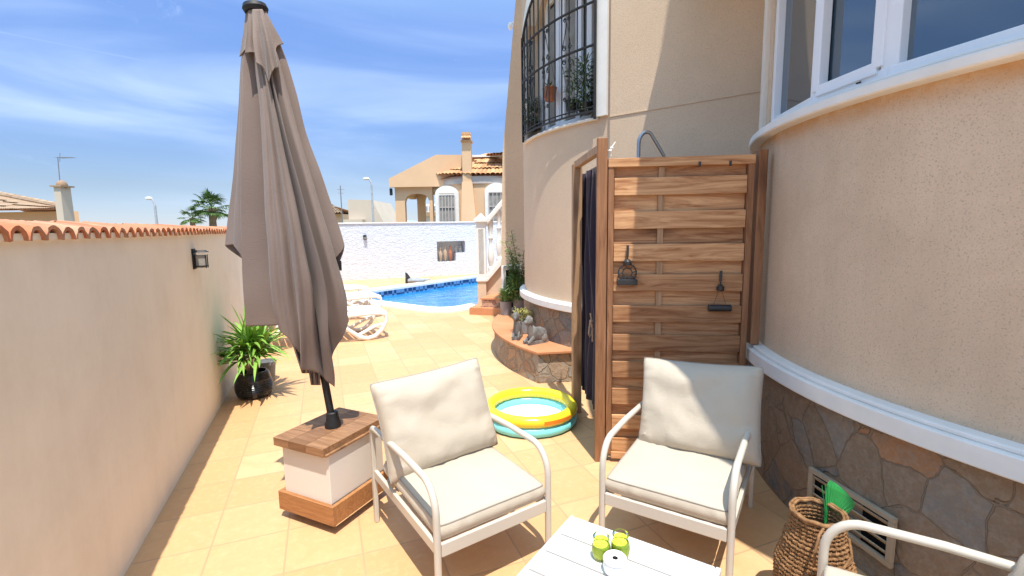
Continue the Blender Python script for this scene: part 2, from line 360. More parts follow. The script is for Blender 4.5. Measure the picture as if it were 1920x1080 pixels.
# roof tiles
def tile_mat(name, cols, sc=3):
    m = mat(name, cols[0], .85, .2); nt, n, l, p = nodes(m); ge = n.new('ShaderNodeNewGeometry')
    k = len(cols); c = ramp(nt, ge.outputs['Random Per Island'], [(i/(k-1), cols[i]) for i in range(k)])
    c = mixc(nt, ramp(nt, tnoise(nt, coords(nt), 22, 5, .7), [(.4, (0, 0, 0)), (.75, (.55, .55, .55))]), c, tuple(x*.6 for x in cols[-1]))
    l.new(c, p.inputs['Base Color']); bump(nt, tnoise(nt, coords(nt), 60, 4), .4, .004); return m
M['coping'] = tile_mat('terracotta_coping', [(.52, .17, .075), (.60, .24, .12), (.47, .16, .08), (.56, .30, .18), (.42, .2, .12)])
M['roof'] = tile_mat('sunbleached_roof_tiles', [(.58, .31, .14), (.64, .40, .21), (.50, .24, .11), (.60, .36, .19), (.55, .28, .13)])
M['roof2'] = tile_mat('pale_roof_tiles', [(.38, .25, .155), (.44, .31, .20), (.34, .21, .13), (.42, .30, .2), (.37, .26, .17)])
M['terratile'] = noisy('terracotta_paving', (.50, .21, .095), (.56, .26, .13), 3, .7, .2, 30, .002)
M['villa'] = plaster('villa_plaster', (.70, .46, .275), 20, .2, .01, .92, False)
M['villagrey'] = plaster('villa_fascia', (.48, .42, .38), 20, .2, .01, .95, False)
M['palewall'] = plaster('pale_block_wall', (.56, .47, .37), 10, .2, .01, .95, False)
M['leaf'] = noisy('yucca_leaf', (.13, .28, .03), (.26, .44, .08), 5, .5, spec=.4)
M['leafdark'] = noisy('dark_leaf', (.035, .08, .025), (.08, .15, .045), 8, .6)
M['leafbush'] = noisy('bushy_leaf', (.12, .21, .06), (.23, .35, .11), 8, .6)
M['leafyellow'] = noisy('yellow_green_leaf', (.20, .20, .05), (.34, .30, .09), 9, .6)
M['palm'] = noisy('palm_leaf', (.07, .13, .03), (.14, .22, .06), 5, .7)
M['trunk'] = noisy('palm_trunk', (.20, .14, .09), (.34, .25, .16), 12, .9, .5, 20, .02)
for k in ('leaf', 'leafbush', 'leafyellow', 'palm', 'leafdark'):
    nodes(M[k])[3].inputs['Subsurface Weight'].default_value = 0.0

# glass
m = M['glass'] = mat('window_glass', (.03, .06, .085), .03, .9); nodes(m)[3].inputs['IOR'].default_value = 1.9
m = M['clear'] = bpy.data.materials.new('clear_glass'); m.use_nodes = True; nt = m.node_tree; nt.nodes.clear()
o_ = nt.nodes.new('ShaderNodeOutputMaterial'); a = nt.nodes.new('ShaderNodeBsdfTransparent'); b = nt.nodes.new('ShaderNodeBsdfGlossy'); b.inputs['Roughness'].default_value = .03
fr = nt.nodes.new('ShaderNodeFresnel'); fr.inputs[0].default_value = 1.5; mx = nt.nodes.new('ShaderNodeMixShader'); a.inputs[0].default_value = (.985, .99, .98, 1)
nt.links.new(fr.outputs[0], mx.inputs[0]); nt.links.new(a.outputs[0], mx.inputs[1]); nt.links.new(b.outputs[0], mx.inputs[2]); nt.links.new(mx.outputs[0], o_.inputs[0])
m = M['wax'] = mat('lime_wax', (.72, .86, .05), .5, .3); nodes(m)[3].inputs['Subsurface Weight'].default_value = .3
nodes(m)[3].inputs['Subsurface Radius'].default_value = (.02, .03, .01)
M['yellow'] = mat('yellow_vinyl', (.80, .60, .03), .25, .5); M['cyan'] = mat('aqua_vinyl', (.22, .66, .66), .25, .5); M['vinylwhite'] = mat('white_vinyl', (.80, .84, .88), .3, .5)
M['orange'] = mat('orange_print', (.75, .22, .02), .35, .5)
M['greenfan'] = noisy('green_plastic', (.03, .30, .07), (.05, .36, .10), 10, .4, .5, 200, .002)
M['wicker'] = noisy('brown_wicker', (.17, .085, .035), (.32, .17, .075), 60, .7, .5, 120, .002)
M['vent'] = noisy('beige_vent', (.36, .295, .21), (.42, .345, .25), 6, .6)
M['dark'] = mat('dark_void', (.012, .011, .01), .9, .1)
M['rope'] = noisy('jute_rope', (.35, .24, .15), (.5, .37, .25), 60, .9, .6, 200, .002)
# pool
m = M['water'] = mat('pool_water', (.012, .18, .48), .06, .5); nt, n, l, p = nodes(m)
vw = coords(nt, scale=(1, 1.6, 1)); wn = tnoise(nt, vw, 2.6, 6, .6, 1.3)
l.new(ramp(nt, wn, [(.3, (.008, .13, .42)), (.55, (.02, .24, .58)), (.75, (.10, .42, .75))]), p.inputs['Base Color']); bump(nt, wn, .35, .05)
m = M['mosaic'] = mat('blue_mosaic', (.03, .08, .2), .3, .5); nt, n, l, p = nodes(m)
ck = n.new('ShaderNodeTexChecker'); ck.inputs['Scale'].default_value = 9; ck.inputs[1].default_value = (.012, .04, .11, 1); ck.inputs[2].default_value = (.12, .25, .42, 1)
l.new(coords(nt), ck.inputs[0]); l.new(ck.outputs[0], p.inputs['Base Color'])
m = M['azulejo'] = mat('patterned_riser_tile', (.4, .2, .12), .4, .4); nt, n, l, p = nodes(m)
vo = n.new('ShaderNodeTexVoronoi'); vo.inputs['Scale'].default_value = 14; l.new(coords(nt), vo.inputs['Vector'])
l.new(ramp(nt, vo.outputs['Distance'], [(.2, (.42, .16, .08)), (.4, (.12, .10, .12)), (.6, (.5, .3, .2))]), p.inputs['Base Color'])
M['land'] = noisy('dry_land', (.28, .23, .15), (.2, .2, .1), .02)
M['hill'] = noisy('far_hill_haze_tint', (.28, .36, .46), (.33, .41, .5), .001)  # distance haze is mixed into the hill colour as pale blue grey

# ------------------------------------------------------------------ the setting
b = MB(); b.prism([(-4000, -3000), (5000, -3000), (5000, 9000), (-4000, 9000)], -1.6, -1.5); tag(b.build('ground', M['land']), 'dry open land around the houses', kind='structure')
P1, P2, P3, P4, P5 = (.9, 10.4), (2.04, 8.55), (5.3, 10.8), (4.9, 14.3), (1.03, 11.86)
def rounded(poly, idx, r, n=8):
    p = Vector(poly[idx]); a = (Vector(poly[idx-1])-p).normalized()*r; c = (Vector(poly[(idx+1) % len(poly)])-p).normalized()*r
    return [tuple((p+a)*(1-t)**2 + p*2*t*(1-t) + (p+c)*t*t) for t in [i/n for i in range(n+1)]]
inner = [P1] + rounded([P1, P2, P3, P4, P5], 1, .55) + [P3, P4, P5]
cc = Vector((3.0, 11.4))
Q = [(.62, 10.15), (1.93, 8.0), (5.9, 10.55), (5.4, 14.75), (.85, 12.3)]
outer = [Q[0]] + rounded(Q, 1, .75) + Q[2:]
# floor sheet with the pool cut out (ring built around the coping's outer line)
bm = MB()
big = [(-1.2, -4), (7, -4), (7, 15.2), (-1.2, 15.2)]
vo_ = [bm.bm.verts.new((*p, 0)) for p in outer]; vb = [bm.bm.verts.new((*p, 0)) for p in big]
es = [bm.bm.edges.new((vo_[i], vo_[(i+1) % len(vo_)])) for i in range(len(vo_))] + [bm.bm.edges.new((vb[i], vb[(i+1) % 4])) for i in range(4)]
bmesh.ops.triangle_fill(bm.bm, edges=es, use_beauty=True)
cx = [f for f in bm.bm.faces if all(v in vo_ for v in f.verts)]
bmesh.ops.delete(bm.bm, geom=cx, context='FACES')
tag(bm.build('patio_floor', M['floor']), 'square cream and orange sandstone patio tiles', kind='structure')
bm = MB(); n_ = len(inner)
A = [bm.bm.verts.new((*p, .035)) for p in inner]; B = [bm.bm.verts.new((*p, .035)) for p in outer]; Bd = [bm.bm.verts.new((*p, -.05)) for p in outer]; Ad = [bm.bm.verts.new((*p, -.02)) for p in inner]
for i in range(n_):
    j = (i+1) % n_
    bm.face([A[i], A[j], B[j], B[i]]); bm.face([B[i], B[j], Bd[j], Bd[i]]); bm.face([A[i], A[j], Ad[j], Ad[i]])
tag(bm.build('pool_coping', M['band']), 'white stone coping round the pool', kind='structure')
bm = MB(); bm.rings([[(*p, -.02) for p in inner], [(*p, -.4) for p in inner]], True, False, False)
tag(bm.build('pool_tile_band', M['mosaic']), 'dark blue mosaic at the waterline', kind='structure')
bm = MB()
mid = [Vector(p)+(cc-Vector(p))*-.01 for p in inner]
bm.face([bm.bm.verts.new((p[0], p[1], -.15)) for p in mid]); tag(bm.build('pool_water', M['water']), 'rippling blue swimming pool water', kind='structure')
# far hills
b = MB(); rows = []
for i in range(41):
    x = -60+i*26; px_ = x; z = 60 + 120*max(0, noise.noise(Vector((i*.23, .4, 0)))+.25)
    q = AT(px_*1.0, 425, 7000); q2 = AT(px_, 425, 7700)
    rows.append([(q.x, q.y, -20), (q.x, q.y, 4), ((q.x+q2.x)/2, (q.y+q2.y)/2, z), (q2.x, q2.y, -20)])
b.rings(rows, False, False, True); tag(b.build('hills', M['hill']), 'low hills on the horizon tinted haze blue', kind='structure')

# ------------------------------------------------------------------ boundary walls
LW = thing('boundary_wall', 'long cream rendered garden wall topped with terracotta tiles', 'wall', (-1.05, 5, 0))
b = MB(); b.box((0, 0, .74), (.30, 20.4, 1.49)); b.build('wall_face', M['wallcream'], LW)
b = MB(); random.seed(3)
for k in range(158):                      # barrel tiles lying across the wall, overlapping like scales
    y = -6.0 + k*.106; r = .0535*random.uniform(.93, 1.05); tilt = random.uniform(-.012, .012)
    rings = []
    for i, (x, z) in enumerate(((.172, 1.478), (.08, 1.498), (-.01, 1.512))):
        rr = r*(1-.06*i); z += random.uniform(-.002, .002)
        rings.append([(x + random.uniform(-.003, .003)*(i == 0), y + tilt*i - rr*math.cos(PI*j/10), z + rr*math.sin(PI*j/10)*.95) for j in range(11)] +
                     [(x, y + tilt*i + (rr-.013)*math.cos(PI*j/10), z + (rr-.013)*math.sin(PI*j/10)*.95) for j in range(11)])
    b.rings(rings, True, True, True)
    rings = []
    for i, (x, z) in enumerate(((-.215, 1.478), (-.10, 1.498), (.01, 1.512))):
        rr = r*.97*(1-.06*i)
        rings.append([(x, y + rr*math.cos(PI*j/10), z + rr*math.sin(PI*j/10)*.95) for j in range(11)] + [(x, y - (rr-.013)*math.cos(PI*j/10), z + (rr-.013)*math.sin(PI*j/10)*.95) for j in range(11)])
    b.rings(rings, True, True, True)
b.build('tile_coping', M['coping'], LW)
b = MB(); b.box((0, 0, 1.492), (.325, 20.4, .022)); b.build('coping_bed', M['wallcream'], LW)

BW = thing('pool_wall', 'rough white rendered wall behind the pool with a stepped niche', 'wall', (3, 15.25, 0))
b = MB(); WY = 15.0
s_ = WY/14.3
def wz(z): return 1.5+(z-1.5)*s_
NX = [3.2*s_-3, 3.78*s_-3, 4.08*s_-3]; NZ = [wz(.49), wz(.75), wz(1.105)]; TOP = 1.665
for (x0, x1, z0, z1) in ((-4.2, NX[0], 0, TOP), (NX[0], NX[1], 0, NZ[0]), (NX[0], NX[2], NZ[2], TOP), (NX[1], NX[2], 0, NZ[1]), (NX[2], 4.6, 0, TOP)):
    b.box(((x0+x1)/2, 0, (z0+z1)/2), (x1-x0, .5, z1-z0))
b.build('wall_face', M['roughwhite'], BW)
b = MB(); b.box(((NX[0]+NX[2])/2, .2, .8), (NX[2]-NX[0]-.002, .06, 1.2)); b.build('niche_back', M['wallcream'], BW)
b = MB(); b.box((.2, 0, TOP+.018), (8.9, .56, .036)); b.build('wall_cap', M['band'], BW, .008)

def wall_lamp(name, loc, label, w, h, face):
    t = thing(name, label, 'wall lamp', loc, face, None)
    b = MB(); b.box((0, -.006, 0), (w*.9, .012, h)); b.build('back_plate', M['black'], t, .002)
    b = MB(); b.prism([(-w/2, -.10), (w/2, -.10), (w/2, 0), (-w/2, 0)], h*.32, h*.42, [(-w*.35, -.075), (w*.35, -.075), (w*.35, 0), (-w*.35, 0)]); b.build('hood', M['black'], t)
    b = MB(); b.box((0, -.05, -.02), (w*.62, .062, h*.62)); b.build('lantern_glass', M['curtain_in'], t, .004)
    b = MB()
    for x in (-1, 1):
        for y in (-.085, -.018): b.box((x*w*.34, y, -.02), (.006, .006, h*.66))
    b.box((0, -.05, -h*.36), (w*.8, .08, .008)); b.build('cage', M['black'], t)
    return t
wall_lamp('wall_lantern', (-.90, 4.19, 1.30), 'small dark lantern on the cream garden wall above the potted plant', .085, .15, R(90))
t = wall_lamp('wall_lantern', (1.115*s_+.02, WY-.002, wz(1.275)), 'tiny black lamp high on the rough white pool wall', .10, .14, 0)

# figurines in the niche
def amphora(x, h, r, z, label, grp, mt='rope'):
    b = MB(); b.lathe([(r*.3, 0), (r*.7, h*.15), (r, h*.42), (r*.8, h*.62), (r*.3, h*.74), (r*.34, h*.82), (r*.55, h*.88), (r*.4, h)], (0, 0, 0), 14)
    for s in (-1, 1): b.tube([(s*r*.35, 0, h*.8), (s*r*.9, 0, h*.78), (s*r*.95, 0, h*.6), (s*r*.8, 0, h*.5)], r*.11, 6)
    tag(b.build('niche_vase', M[mt], None, loc=(x, WY+.10, z)), label, 'vase', grp)
for i, (px_, top, mt) in enumerate(((829, 463, 'rope'), (838, 459, 'rope'), (848, 461, 'terracotta'))):
    q = PL(px_, 490, (0, WY-.1, 0), (0, 1, 0)); h = (PL(px_, top, (0, WY-.1, 0), (0, 1, 0)).z-NZ[0])
    amphora(q.x, h, .065, NZ[0], ['straw coloured vase at the left end of the low niche', 'tallest straw vase in the middle of the low niche', 'reddish clay vase in the low niche, nearest the step'][i], 'vases in the wall niche', mt)
for i, px_ in enumerate((858, 866)):
    q = PL(px_, 473, (0, WY-.1, 0), (0, 1, 0))
    b = MB(); b.sphere((0, 0, .17), (.035, .03, .04)); b.lathe([(.05, 0), (.055, .05), (.03, .13), (.02, .15)], (0, 0, 0), 10)
    tag(b.build('niche_figurine', M['greystone'], None, loc=(q.x, WY+.08, NZ[1])), ['small dark figurine on the raised niche shelf, nearer the vases', 'small dark figurine at the right end of the raised niche shelf'][i], 'figurine', 'figurines on the niche shelf')

# ------------------------------------------------------------------ the house
H = thing('holiday_house', 'beige rendered house with two rounded bays and a stone clad base', 'house', (4.2, 3, 0))
H0 = Vector((4.2, 3, 0))
def hb(b, name, m, parent=H, bevel=0):       # built in world space, moved under the house
    for v in b.bm.verts: v.co -= H0
    return b.build(name, m, parent, bevel)
C1, C2, C2P = (4.2, .9), (4.25, 4.65), (4.25, 4.70)
TOPZ = 6.6
b = MB()
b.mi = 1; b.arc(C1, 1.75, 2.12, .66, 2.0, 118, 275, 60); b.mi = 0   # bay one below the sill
b.arc(C1, 1.75, 2.12, 3.35, TOPZ, 118, 275, 60)           # above the windows
b.arc(C1, 1.75, 2.12, 1.999, 3.351, 118, 142.2, 10)
A0, A1 = 169.3, 203.8                                      # barred window of bay two
def archz(t): return 3.50 + .42*math.sin(PI*t)**.8
b.arc(C2, 1.72, 2.10, .30, 2.45, 140, 232, 50)
b.arc(C2, 1.72, 2.10, 2.449, TOPZ, 140, A0, 16); b.arc(C2, 1.72, 2.10, 2.449, TOPZ, A1, 232, 16)
b.arc(C2, 1.72, 2.10, 3.5, TOPZ-.001, A0, A1, 30, zbot=lambda t: archz(t))
# flat wall between the bays
pa, pb = Vector((2.36, 3.66)), Vector((2.97, 2.60)); dn = Vector((.866, .5))*.3
b.prism([tuple(pa), tuple(pb), tuple(pb+dn), tuple(pa+dn)], .3, TOPZ)
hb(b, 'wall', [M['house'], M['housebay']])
# the flank wall with its battered edge
b = MB(); zs = [(.0, 936.5, 620), (TOPZ, 0, 0)]
xl = [(z, x) for z, x in ((0, 2.305), (1.7, 2.352), (2.5, 2.378), (4.5, 2.60), (TOPZ, 2.84))]
rings = [[(x, 6.35, z), (4.2, 6.35, z), (4.2, 8.0, z), (x+1.15, 8.0, z)] for z, x in xl]
b.rings(rings, True, True, False); hb(b, 'flank_wall', M['house'])
# groove / drip line
b = MB(); g0 = Vector((2.345, 3.70)); nn = Vector((-.866, -.5))
b.prism([tuple(pa+nn*.006), tuple(pb+nn*.006), tuple(pb+nn*-.02), tuple(pa+nn*-.02)], 2.424, 2.433); 
hb(b, 'drip_line', M['house'])
b = MB()
b.arc(C1, 1.8, 2.135, -.02, .69, 118, 275, 60); b.arc(C2, 1.8, 2.115, .25, .69, 150, 232, 50); b.prism([tuple(pa+nn*.02), tuple(pb+nn*.02), tuple(pb+dn), tuple(pa+dn)], -.02, .69)
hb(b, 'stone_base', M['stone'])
b = MB()
b.arc(C1, 2.0, 2.205, .675, .755, 118, 275, 80); b.arc(C1, 2.0, 2.18, .754, .775, 118, 275, 80)
hb(b, 'base_band', M['band'], bevel=.006)
b = MB(); b.arc(C2, 2.0, 2.165, .675, .745, 150, 214, 60); b.arc(C2, 2.0, 2.145, .744, .76, 150, 214, 60); b.arc(C2, 2.0, 2.17, .70, .90, 209, 212.5, 6)
hb(b, 'base_band', M['band'], bevel=.006)
b = MB(); b.arc(C1, 2.0, 2.19, 2.0, 2.045, 121, 275, 80); b.arc(C1, 2.0, 2.165, 2.044, 2.062, 121, 275, 80); hb(b, 'window_sill', M['band'], bevel=.008)
# eave above bay one (out of the frame, shades the wall beneath)
b = MB(); b.arc(C1, .2, 2.70, 3.42, 3.56, 90, 290, 60); hb(b, 'roof_eave', M['band'])

# bay one window: straight sashes set on the curve
Wd = MB(); wroot = None
def pc(a, r, z): return Vector((C1[0]+r*math.cos(R(a)), C1[1]+r*math.sin(R(a)), z))
def bar(b, a, b_, w, d):             # rectangular bar between two points, depth d along the radius
    a = Vector(a); b_ = Vector(b_); t = (b_-a).normalized(); mid = (a+b_)/2; rad = Vector((mid.x-C1[0], mid.y-C1[1], 0)).normalized()
    rad = (rad - t*rad.dot(t)).normalized(); s = t.cross(rad); M3 = Matrix((t, s, rad)).transposed()
    b.box(mid, ((b_-a).length, w, d), M=M3)
nodesA = [143.0, 157.2, 168.9, 181.2, 196, 211, 226]
rf = 2.075; frame = MB()
for i, a in enumerate(nodesA):
    bar(frame, pc(a, rf, 2.06), pc(a, rf, 3.34), .052 if i in (0,) else (.075 if i != 1 else .05), .07)
for i in range(len(nodesA)-1):
    bar(frame, pc(nodesA[i], rf, 2.085), pc(nodesA[i+1], rf, 2.085), .05, .078); bar(frame, pc(nodesA[i], rf, 3.31), pc(nodesA[i+1], rf, 3.31), .06, .078)
win = hb(frame, 'window', M['upvc'], bevel=.004)
for i in range(len(nodesA)-1):
    a0, a1 = nodesA[i], nodesA[i+1]; p0 = pc(a0, rf, 0); p1 = pc(a1, rf, 0); t = (p1-p0).normalized()
    lo, hi = 2.112, 3.28; ins = .045
    if i == 1:          # opening sash stands a little proud
        s = MB(); rad = Vector((p0.x+p1.x-2*C1[0], p0.y+p1.y-2*C1[1], 0)).normalized()*.028
        q0 = p0+t*.030+rad; q1 = p1-t*.045+rad
        for (u, w) in (((q0, lo+.008), (q0, hi)), ((q1, lo+.008), (q1, hi)), ((q0, lo+.008), (q1, lo+.008)), ((q0, hi), (q1, hi))):
            bar(s, Vector((u[0].x, u[0].y, u[1])), Vector((w[0].x, w[0].y, w[1])), .05, .045)
        hb(s, 'sash', M['upvc'], win, .004)
    g = MB(); q0 = p0+t*.03; q1 = p1-t*.03
    vs = [g.bm.verts.new((q.x, q.y, z)) for q, z in ((q0, lo-.02), (q1, lo-.02), (q1, hi+.03), (q0, hi+.03))]; g.face(vs)
    o = hb(g, 'pane', M['glass'], win); o.modifiers.new('thick', 'SOLIDIFY').thickness = .008
# weep hole
s = MB(); q = pc(165.3, rf+.041, 2.085); s.box(q, (.022, .006, .005), rz=R(75)); hb(s, 'weep_hole', M['dark'], win)
# room behind the glass: a dark backing
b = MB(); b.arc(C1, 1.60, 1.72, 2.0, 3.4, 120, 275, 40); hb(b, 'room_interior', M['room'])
b = MB()
for k in range(9): b.tube([pc(144.5+k*.9, 1.9+.012*math.sin(k*2.2), 2.1), pc(144.5+k*.9, 1.9+.012*math.sin(k*2.2), 3.3)], .018, 6)
hb(b, 'window_curtain', M['curtain_in'])

# pale pilaster where bay one meets the flat wall
b = MB()
for a in (136.8,): b.arc(C1, 2.0, 2.145, 2.06, TOPZ, a, a+3.2, 4)
hb(b, 'window_surround', M['wallcream2'], bevel=.006)

# bay two barred window
b = MB(); wdt = 2.9
b.arc(C2, 2.02, 2.135, 2.45, 3.52, A1, A1+2.9, 4); b.arc(C2, 2.02, 2.135, 2.45, 3.52, A0-2.6, A0, 4)
b.arc(C2, 2.02, 2.135, 3.4, 3.6, A0-2.6, A1+2.9, 40, ztop=lambda t: 3.52+.55*math.sin(PI*t)**.75, zbot=lambda t: 3.5+.40*math.sin(PI*min(1, max(0, (t-.06)/.88)))**.8)
surround = hb(b, 'window_surround', M['band'])
b = MB(); b.arc(C2, 1.8, 2.128, 2.425, 2.45, A0-2.6, A1+.4, 30); hb(b, 'window_sill', M['wallcream2'], bevel=.006)
def p2(a, r, z): return Vector((C2[0]+r*math.cos(R(a)), C2[1]+r*math.sin(R(a)), z))
gr = MB(); rg = 2.15
def arcbar(z0, r_, n=24, a0=A0, a1=A1, zf=None):
    gr.tube([p2(a0+(a1-a0)*i/n, rg, zf(i/n) if zf else z0) for i in range(n+1)], r_, 6)
arcbar(2.50, .010); arcbar(2.535, .007); arcbar(3.05, .012); arcbar(0, .013, zf=lambda t: 3.46+.36*math.sin(PI*t)**.8); arcbar(3.40, .012)
for a in (A0, A1): gr.tube([p2(a, rg, 2.43), p2(a, rg, 3.52)], .014, 6)
nb = 13
for k in range(1, nb):
    t = k/nb; a = A0+(A1-A0)*t; gr.tube([p2(a, rg, 2.5), p2(a, rg, 3.46+.36*math.sin(PI*t)**.8)], .0075, 6)
def scroll(a, z, s, flip):         # small wrought C scroll lying on the curve
    pts = []
    for i in range(15):
        th = i/14*1.6*2*PI; rr = s*(1-i/20)
        pts.append(p2(a + flip*math.degrees((rr*math.cos(th))/rg), rg+.004, z + rr*math.sin(th)))
    gr.tube(pts, .0045, 5)
for k in (3.25, 6.5, 9.75):
    a = A0+(A1-A0)*k/nb
    for dz in (.06, -.06):
        for f in (-1, 1): scroll(a+f*1.0, 3.05+dz, .028, f)
    for f in (-1, 1):
        gr.tube([p2(a, rg+.004, 3.33), p2(a+f*.6, rg+.004, 3.24), p2(a+f*1.5, rg+.004, 3.13)], .0045, 5); scroll(a+f*.7, 3.35, .022, f)
        gr.tube([p2(a, rg+.004, 2.74), p2(a+f*.5, rg+.004, 2.82), p2(a+f*1.5, rg+.004, 2.96)], .0045, 5); scroll(a+f*.8, 2.66, .022, f)
for a in (A0+1.3, A0+3.8):
    for i in range(7): scroll(a, 2.62+i*.11, .02, 1 if i % 2 else -1)
b = gr; grille = hb(b, 'window_grille', M['black'])
b = MB()       # recessed white window inside
def pw(a, z): return p2(a, 1.93, z)
win2 = None
for k, a in enumerate((170.5, 176.0, 183.5, 186.2, 193.5, 197.3)):
    q = pw(a, 0); b.box((q.x, q.y, 3.15), (.05, .075, 1.36), rz=R(a))
for z in (2.50, 3.78): b.arc(C2, 1.90, 1.955, z-.035, z+.035, 170, 198.5, 14)
win2 = hb(b, 'window', M['upvc'])
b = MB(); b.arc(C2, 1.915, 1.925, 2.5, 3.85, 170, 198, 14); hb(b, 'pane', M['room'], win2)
b = MB()
for a0, a1 in ((176.6, 183), (186.9, 193)): b.arc(C2, 1.928, 1.94, 2.55, 3.7, a0, a1, 4)
hb(b, 'window_curtain', M['curtain_in'], win2)
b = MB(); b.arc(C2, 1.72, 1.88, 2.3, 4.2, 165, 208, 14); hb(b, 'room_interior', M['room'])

# air vent low in the stone of bay one
vt = MB(); va = 169.1; vc = pc(va, 2.15, .225)
rotM = Matrix.Rotation(R(va-180), 3, 'Z')
def vbox(b, y, z, w, h, x=0, d=.02, tilt=0): b.box(vc + rotM @ Vector((-x, y, z)), (d, w, h), M=rotM @ Matrix.Rotation(tilt, 3, 'Y'))
VW, VH = .43, .215
for z in (-1, 1): vbox(vt, 0, z*(VH/2-.011), VW, .022)
for y in (-1, 1): vbox(vt, y*(VW/2-.012), 0, .024, VH-.045)
for k in range(4): vbox(vt, 0, -.062+k*.042, VW-.05, .022, -.004, .006, R(-35))
o = hb(vt, 'air_vent', M['vent'], bevel=.002)
s = MB(); vbox(s, 0, 0, VW-.02, VH-.02, -.018, .004); hb(s, 'vent_recess', M['dark'], o)

# small white lamp and bracket on the flank wall edge
b = MB(); b.sphere((0, 0, 0), (.035, .035, .05)); b.tube([(.0, 0, .03), (.05, .02, .06), (.09, .05, .06)], .012, 6); q = PL(956, 50, (2.5, 6.35, 0), (0, 1, 0))
tag(b.build('wall_light', M['plastic'], None, loc=(q.x, q.y-.02, q.z)), 'small white light on the high corner of the house', 'wall light')

# plants behind the bars
def at2(px_, py_, r):
    d = ray(px_, py_); ox, oy = -C2[0], -C2[1]; a = d.x**2+d.y**2; bb = 2*(d.x*ox+d.y*oy); c_ = ox*ox+oy*oy-r*r
    t = (-bb-math.sqrt(bb*bb-4*a*c_))/(2*a); return O+d*t
q = at2(1031, 178, 2.05)
t = thing('hanging_pot', 'small brick red pot hanging behind the bars of the high window', 'hanging pot', (q.x, q.y, q.z-.06))
b = MB(); b.lathe([(.045, 0), (.055, .03), (.07, .12), (.075, .125), (.066, .13), (.05, .12)], (0, 0, 0), 18); b.build('pot', M['terracotta'], t)
b = MB(); random.seed(5)
for k in range(26): b.leaf((0, 0, .11), (random.uniform(-1, 1), random.uniform(-1, 1), random.uniform(.2, 1.3)), random.uniform(.06, .12), .016, .8, 3)
b.build('foliage', M['leafdark'], t)
b = MB()
for s in (-1, 1): b.tube([(s*.07, 0, .12), (0, 0, .45)], .002, 4)
b.build('hanger', M['black'], t)
def trailing(px_, py_, label, hgt, w, n, mt, seed, r=2.06, up=.3):
    q = at2(px_, py_, r); random.seed(seed)
    t = thing('window_plant', label, 'plant', (q.x, q.y, q.z), 0)
    b = MB(); b.lathe([(.05, 0), (.07, .10), (.066, .10), (.05, .08)], (0, 0, 0), 14); b.build('pot', M['blackpot'], t)
    b = MB()
    for k in range(n):
        a = random.uniform(0, 2*PI); p = Vector((math.cos(a)*random.uniform(.02, w), math.sin(a)*random.uniform(.01, .05), random.uniform(.02, hgt)))
        b.leaf(p, (math.cos(a), math.sin(a)*.5, random.uniform(-.5, up*3)), random.uniform(.04, .09), .014, .8, 3)
    b.build('foliage', M[mt], t)
trailing(1097, 215, 'bushy green plant with upright stems behind the right half of the barred window', .48, .075, 330, 'leafdark', 8)
trailing(1073, 210, 'thin trailing green plant near the centre of the barred window', .40, .03, 110, 'leafdark', 9)
trailing(999, 246, 'spiky dark plant in the left corner behind the window bars', .34, .07, 200, 'leafdark', 10)

# ------------------------------------------------------------------ planter ledge with figures
PT = thing('planter_ledge', 'curved stone clad ledge with a terracotta tiled top against the house', 'ledge', (2.2, 4.9, 0))
P0 = Vector((2.2, 4.9, 0))
def pb_(b, name, m, bevel=0):
    for v in b.bm.verts: v.co -= P0
    return b.build(name, m, PT, bevel)
def ledge(r, y0):
    pts = []
    for i in range(31):
        a = R(138 + (196-138)*i/30); pts.append((C2P[0]+r*math.cos(a), C2P[1]+r*math.sin(a)))
    pts = [p for p in pts if p[1] > y0]
    return pts
pl = ledge(2.47, 4.12)
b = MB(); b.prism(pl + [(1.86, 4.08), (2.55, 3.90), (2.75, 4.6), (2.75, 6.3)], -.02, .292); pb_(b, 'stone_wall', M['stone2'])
pl = ledge(2.50, 4.14)
b = MB(); b.prism(pl + [(1.835, 4.05), (2.55, 3.865), (2.75, 4.6), (2.75, 6.3)], .293, .318); pb_(b, 'tiled_top', M['terratile'], .004)

def stone_dog(name, px_, py_, s, rz, label, zs_=1.3):
    q = G(px_, py_, .318); t = thing(name, label, 'stone figure', (q.x, q.y, .318), rz, 'carved grey stone figures on the ledge')
    b = MB()
    b.box((.0, 0, .012*s/.2), (.30*s/.25, .13*s/.25, .024*s/.2))
    k = s/.25
    b.rings([[Vector((x, r*math.cos(2*PI*j/14)*1.0, max(.0, h+r2*math.sin(2*PI*j/14))))*k for j in range(14)] for x, r, h, r2 in ((.14, .02, .06, .02), (.13, .058, .07, .058), (.06, .068, .078, .070), (-.02, .062, .078, .072), (-.07, .055, .09, .085), (-.11, .040, .09, .07), (-.13, .01, .08, .02))])
    b.tube([Vector(p)*k for p in ((-.085, 0, .10), (-.105, 0, .15), (-.115, 0, .19))], [.048*k, .040*k, .034*k], 12)
    b.sphere(Vector((-.122, 0, .215))*k, Vector((.052, .045, .047))*k, 14, 10)
    b.sphere(Vector((-.172, 0, .203))*k, Vector((.026, .026, .021))*k, 10, 8)
    for f in (-1, 1):
        b.sphere(Vector((-.105, f*.043, .215))*k, Vector((.018, .012, .032))*k, 8, 6)
        b.tube([Vector(p)*k for p in ((-.08, f*.04, .06), (-.14, f*.045, .03), (-.175, f*.045, .02))], [.026*k, .02*k, .017*k], 8)
        b.sphere(Vector((.09, f*.055, .045))*k, Vector((.055, .022, .042))*k, 10, 8)
    b.build('body', M['greystone'], t); t.scale = (1, 1, zs_)
    return t
stone_dog('stone_figure', 1006, 643, .195, R(14), 'larger grey carved stone animal lying in front of the ledge planter', 1.45)
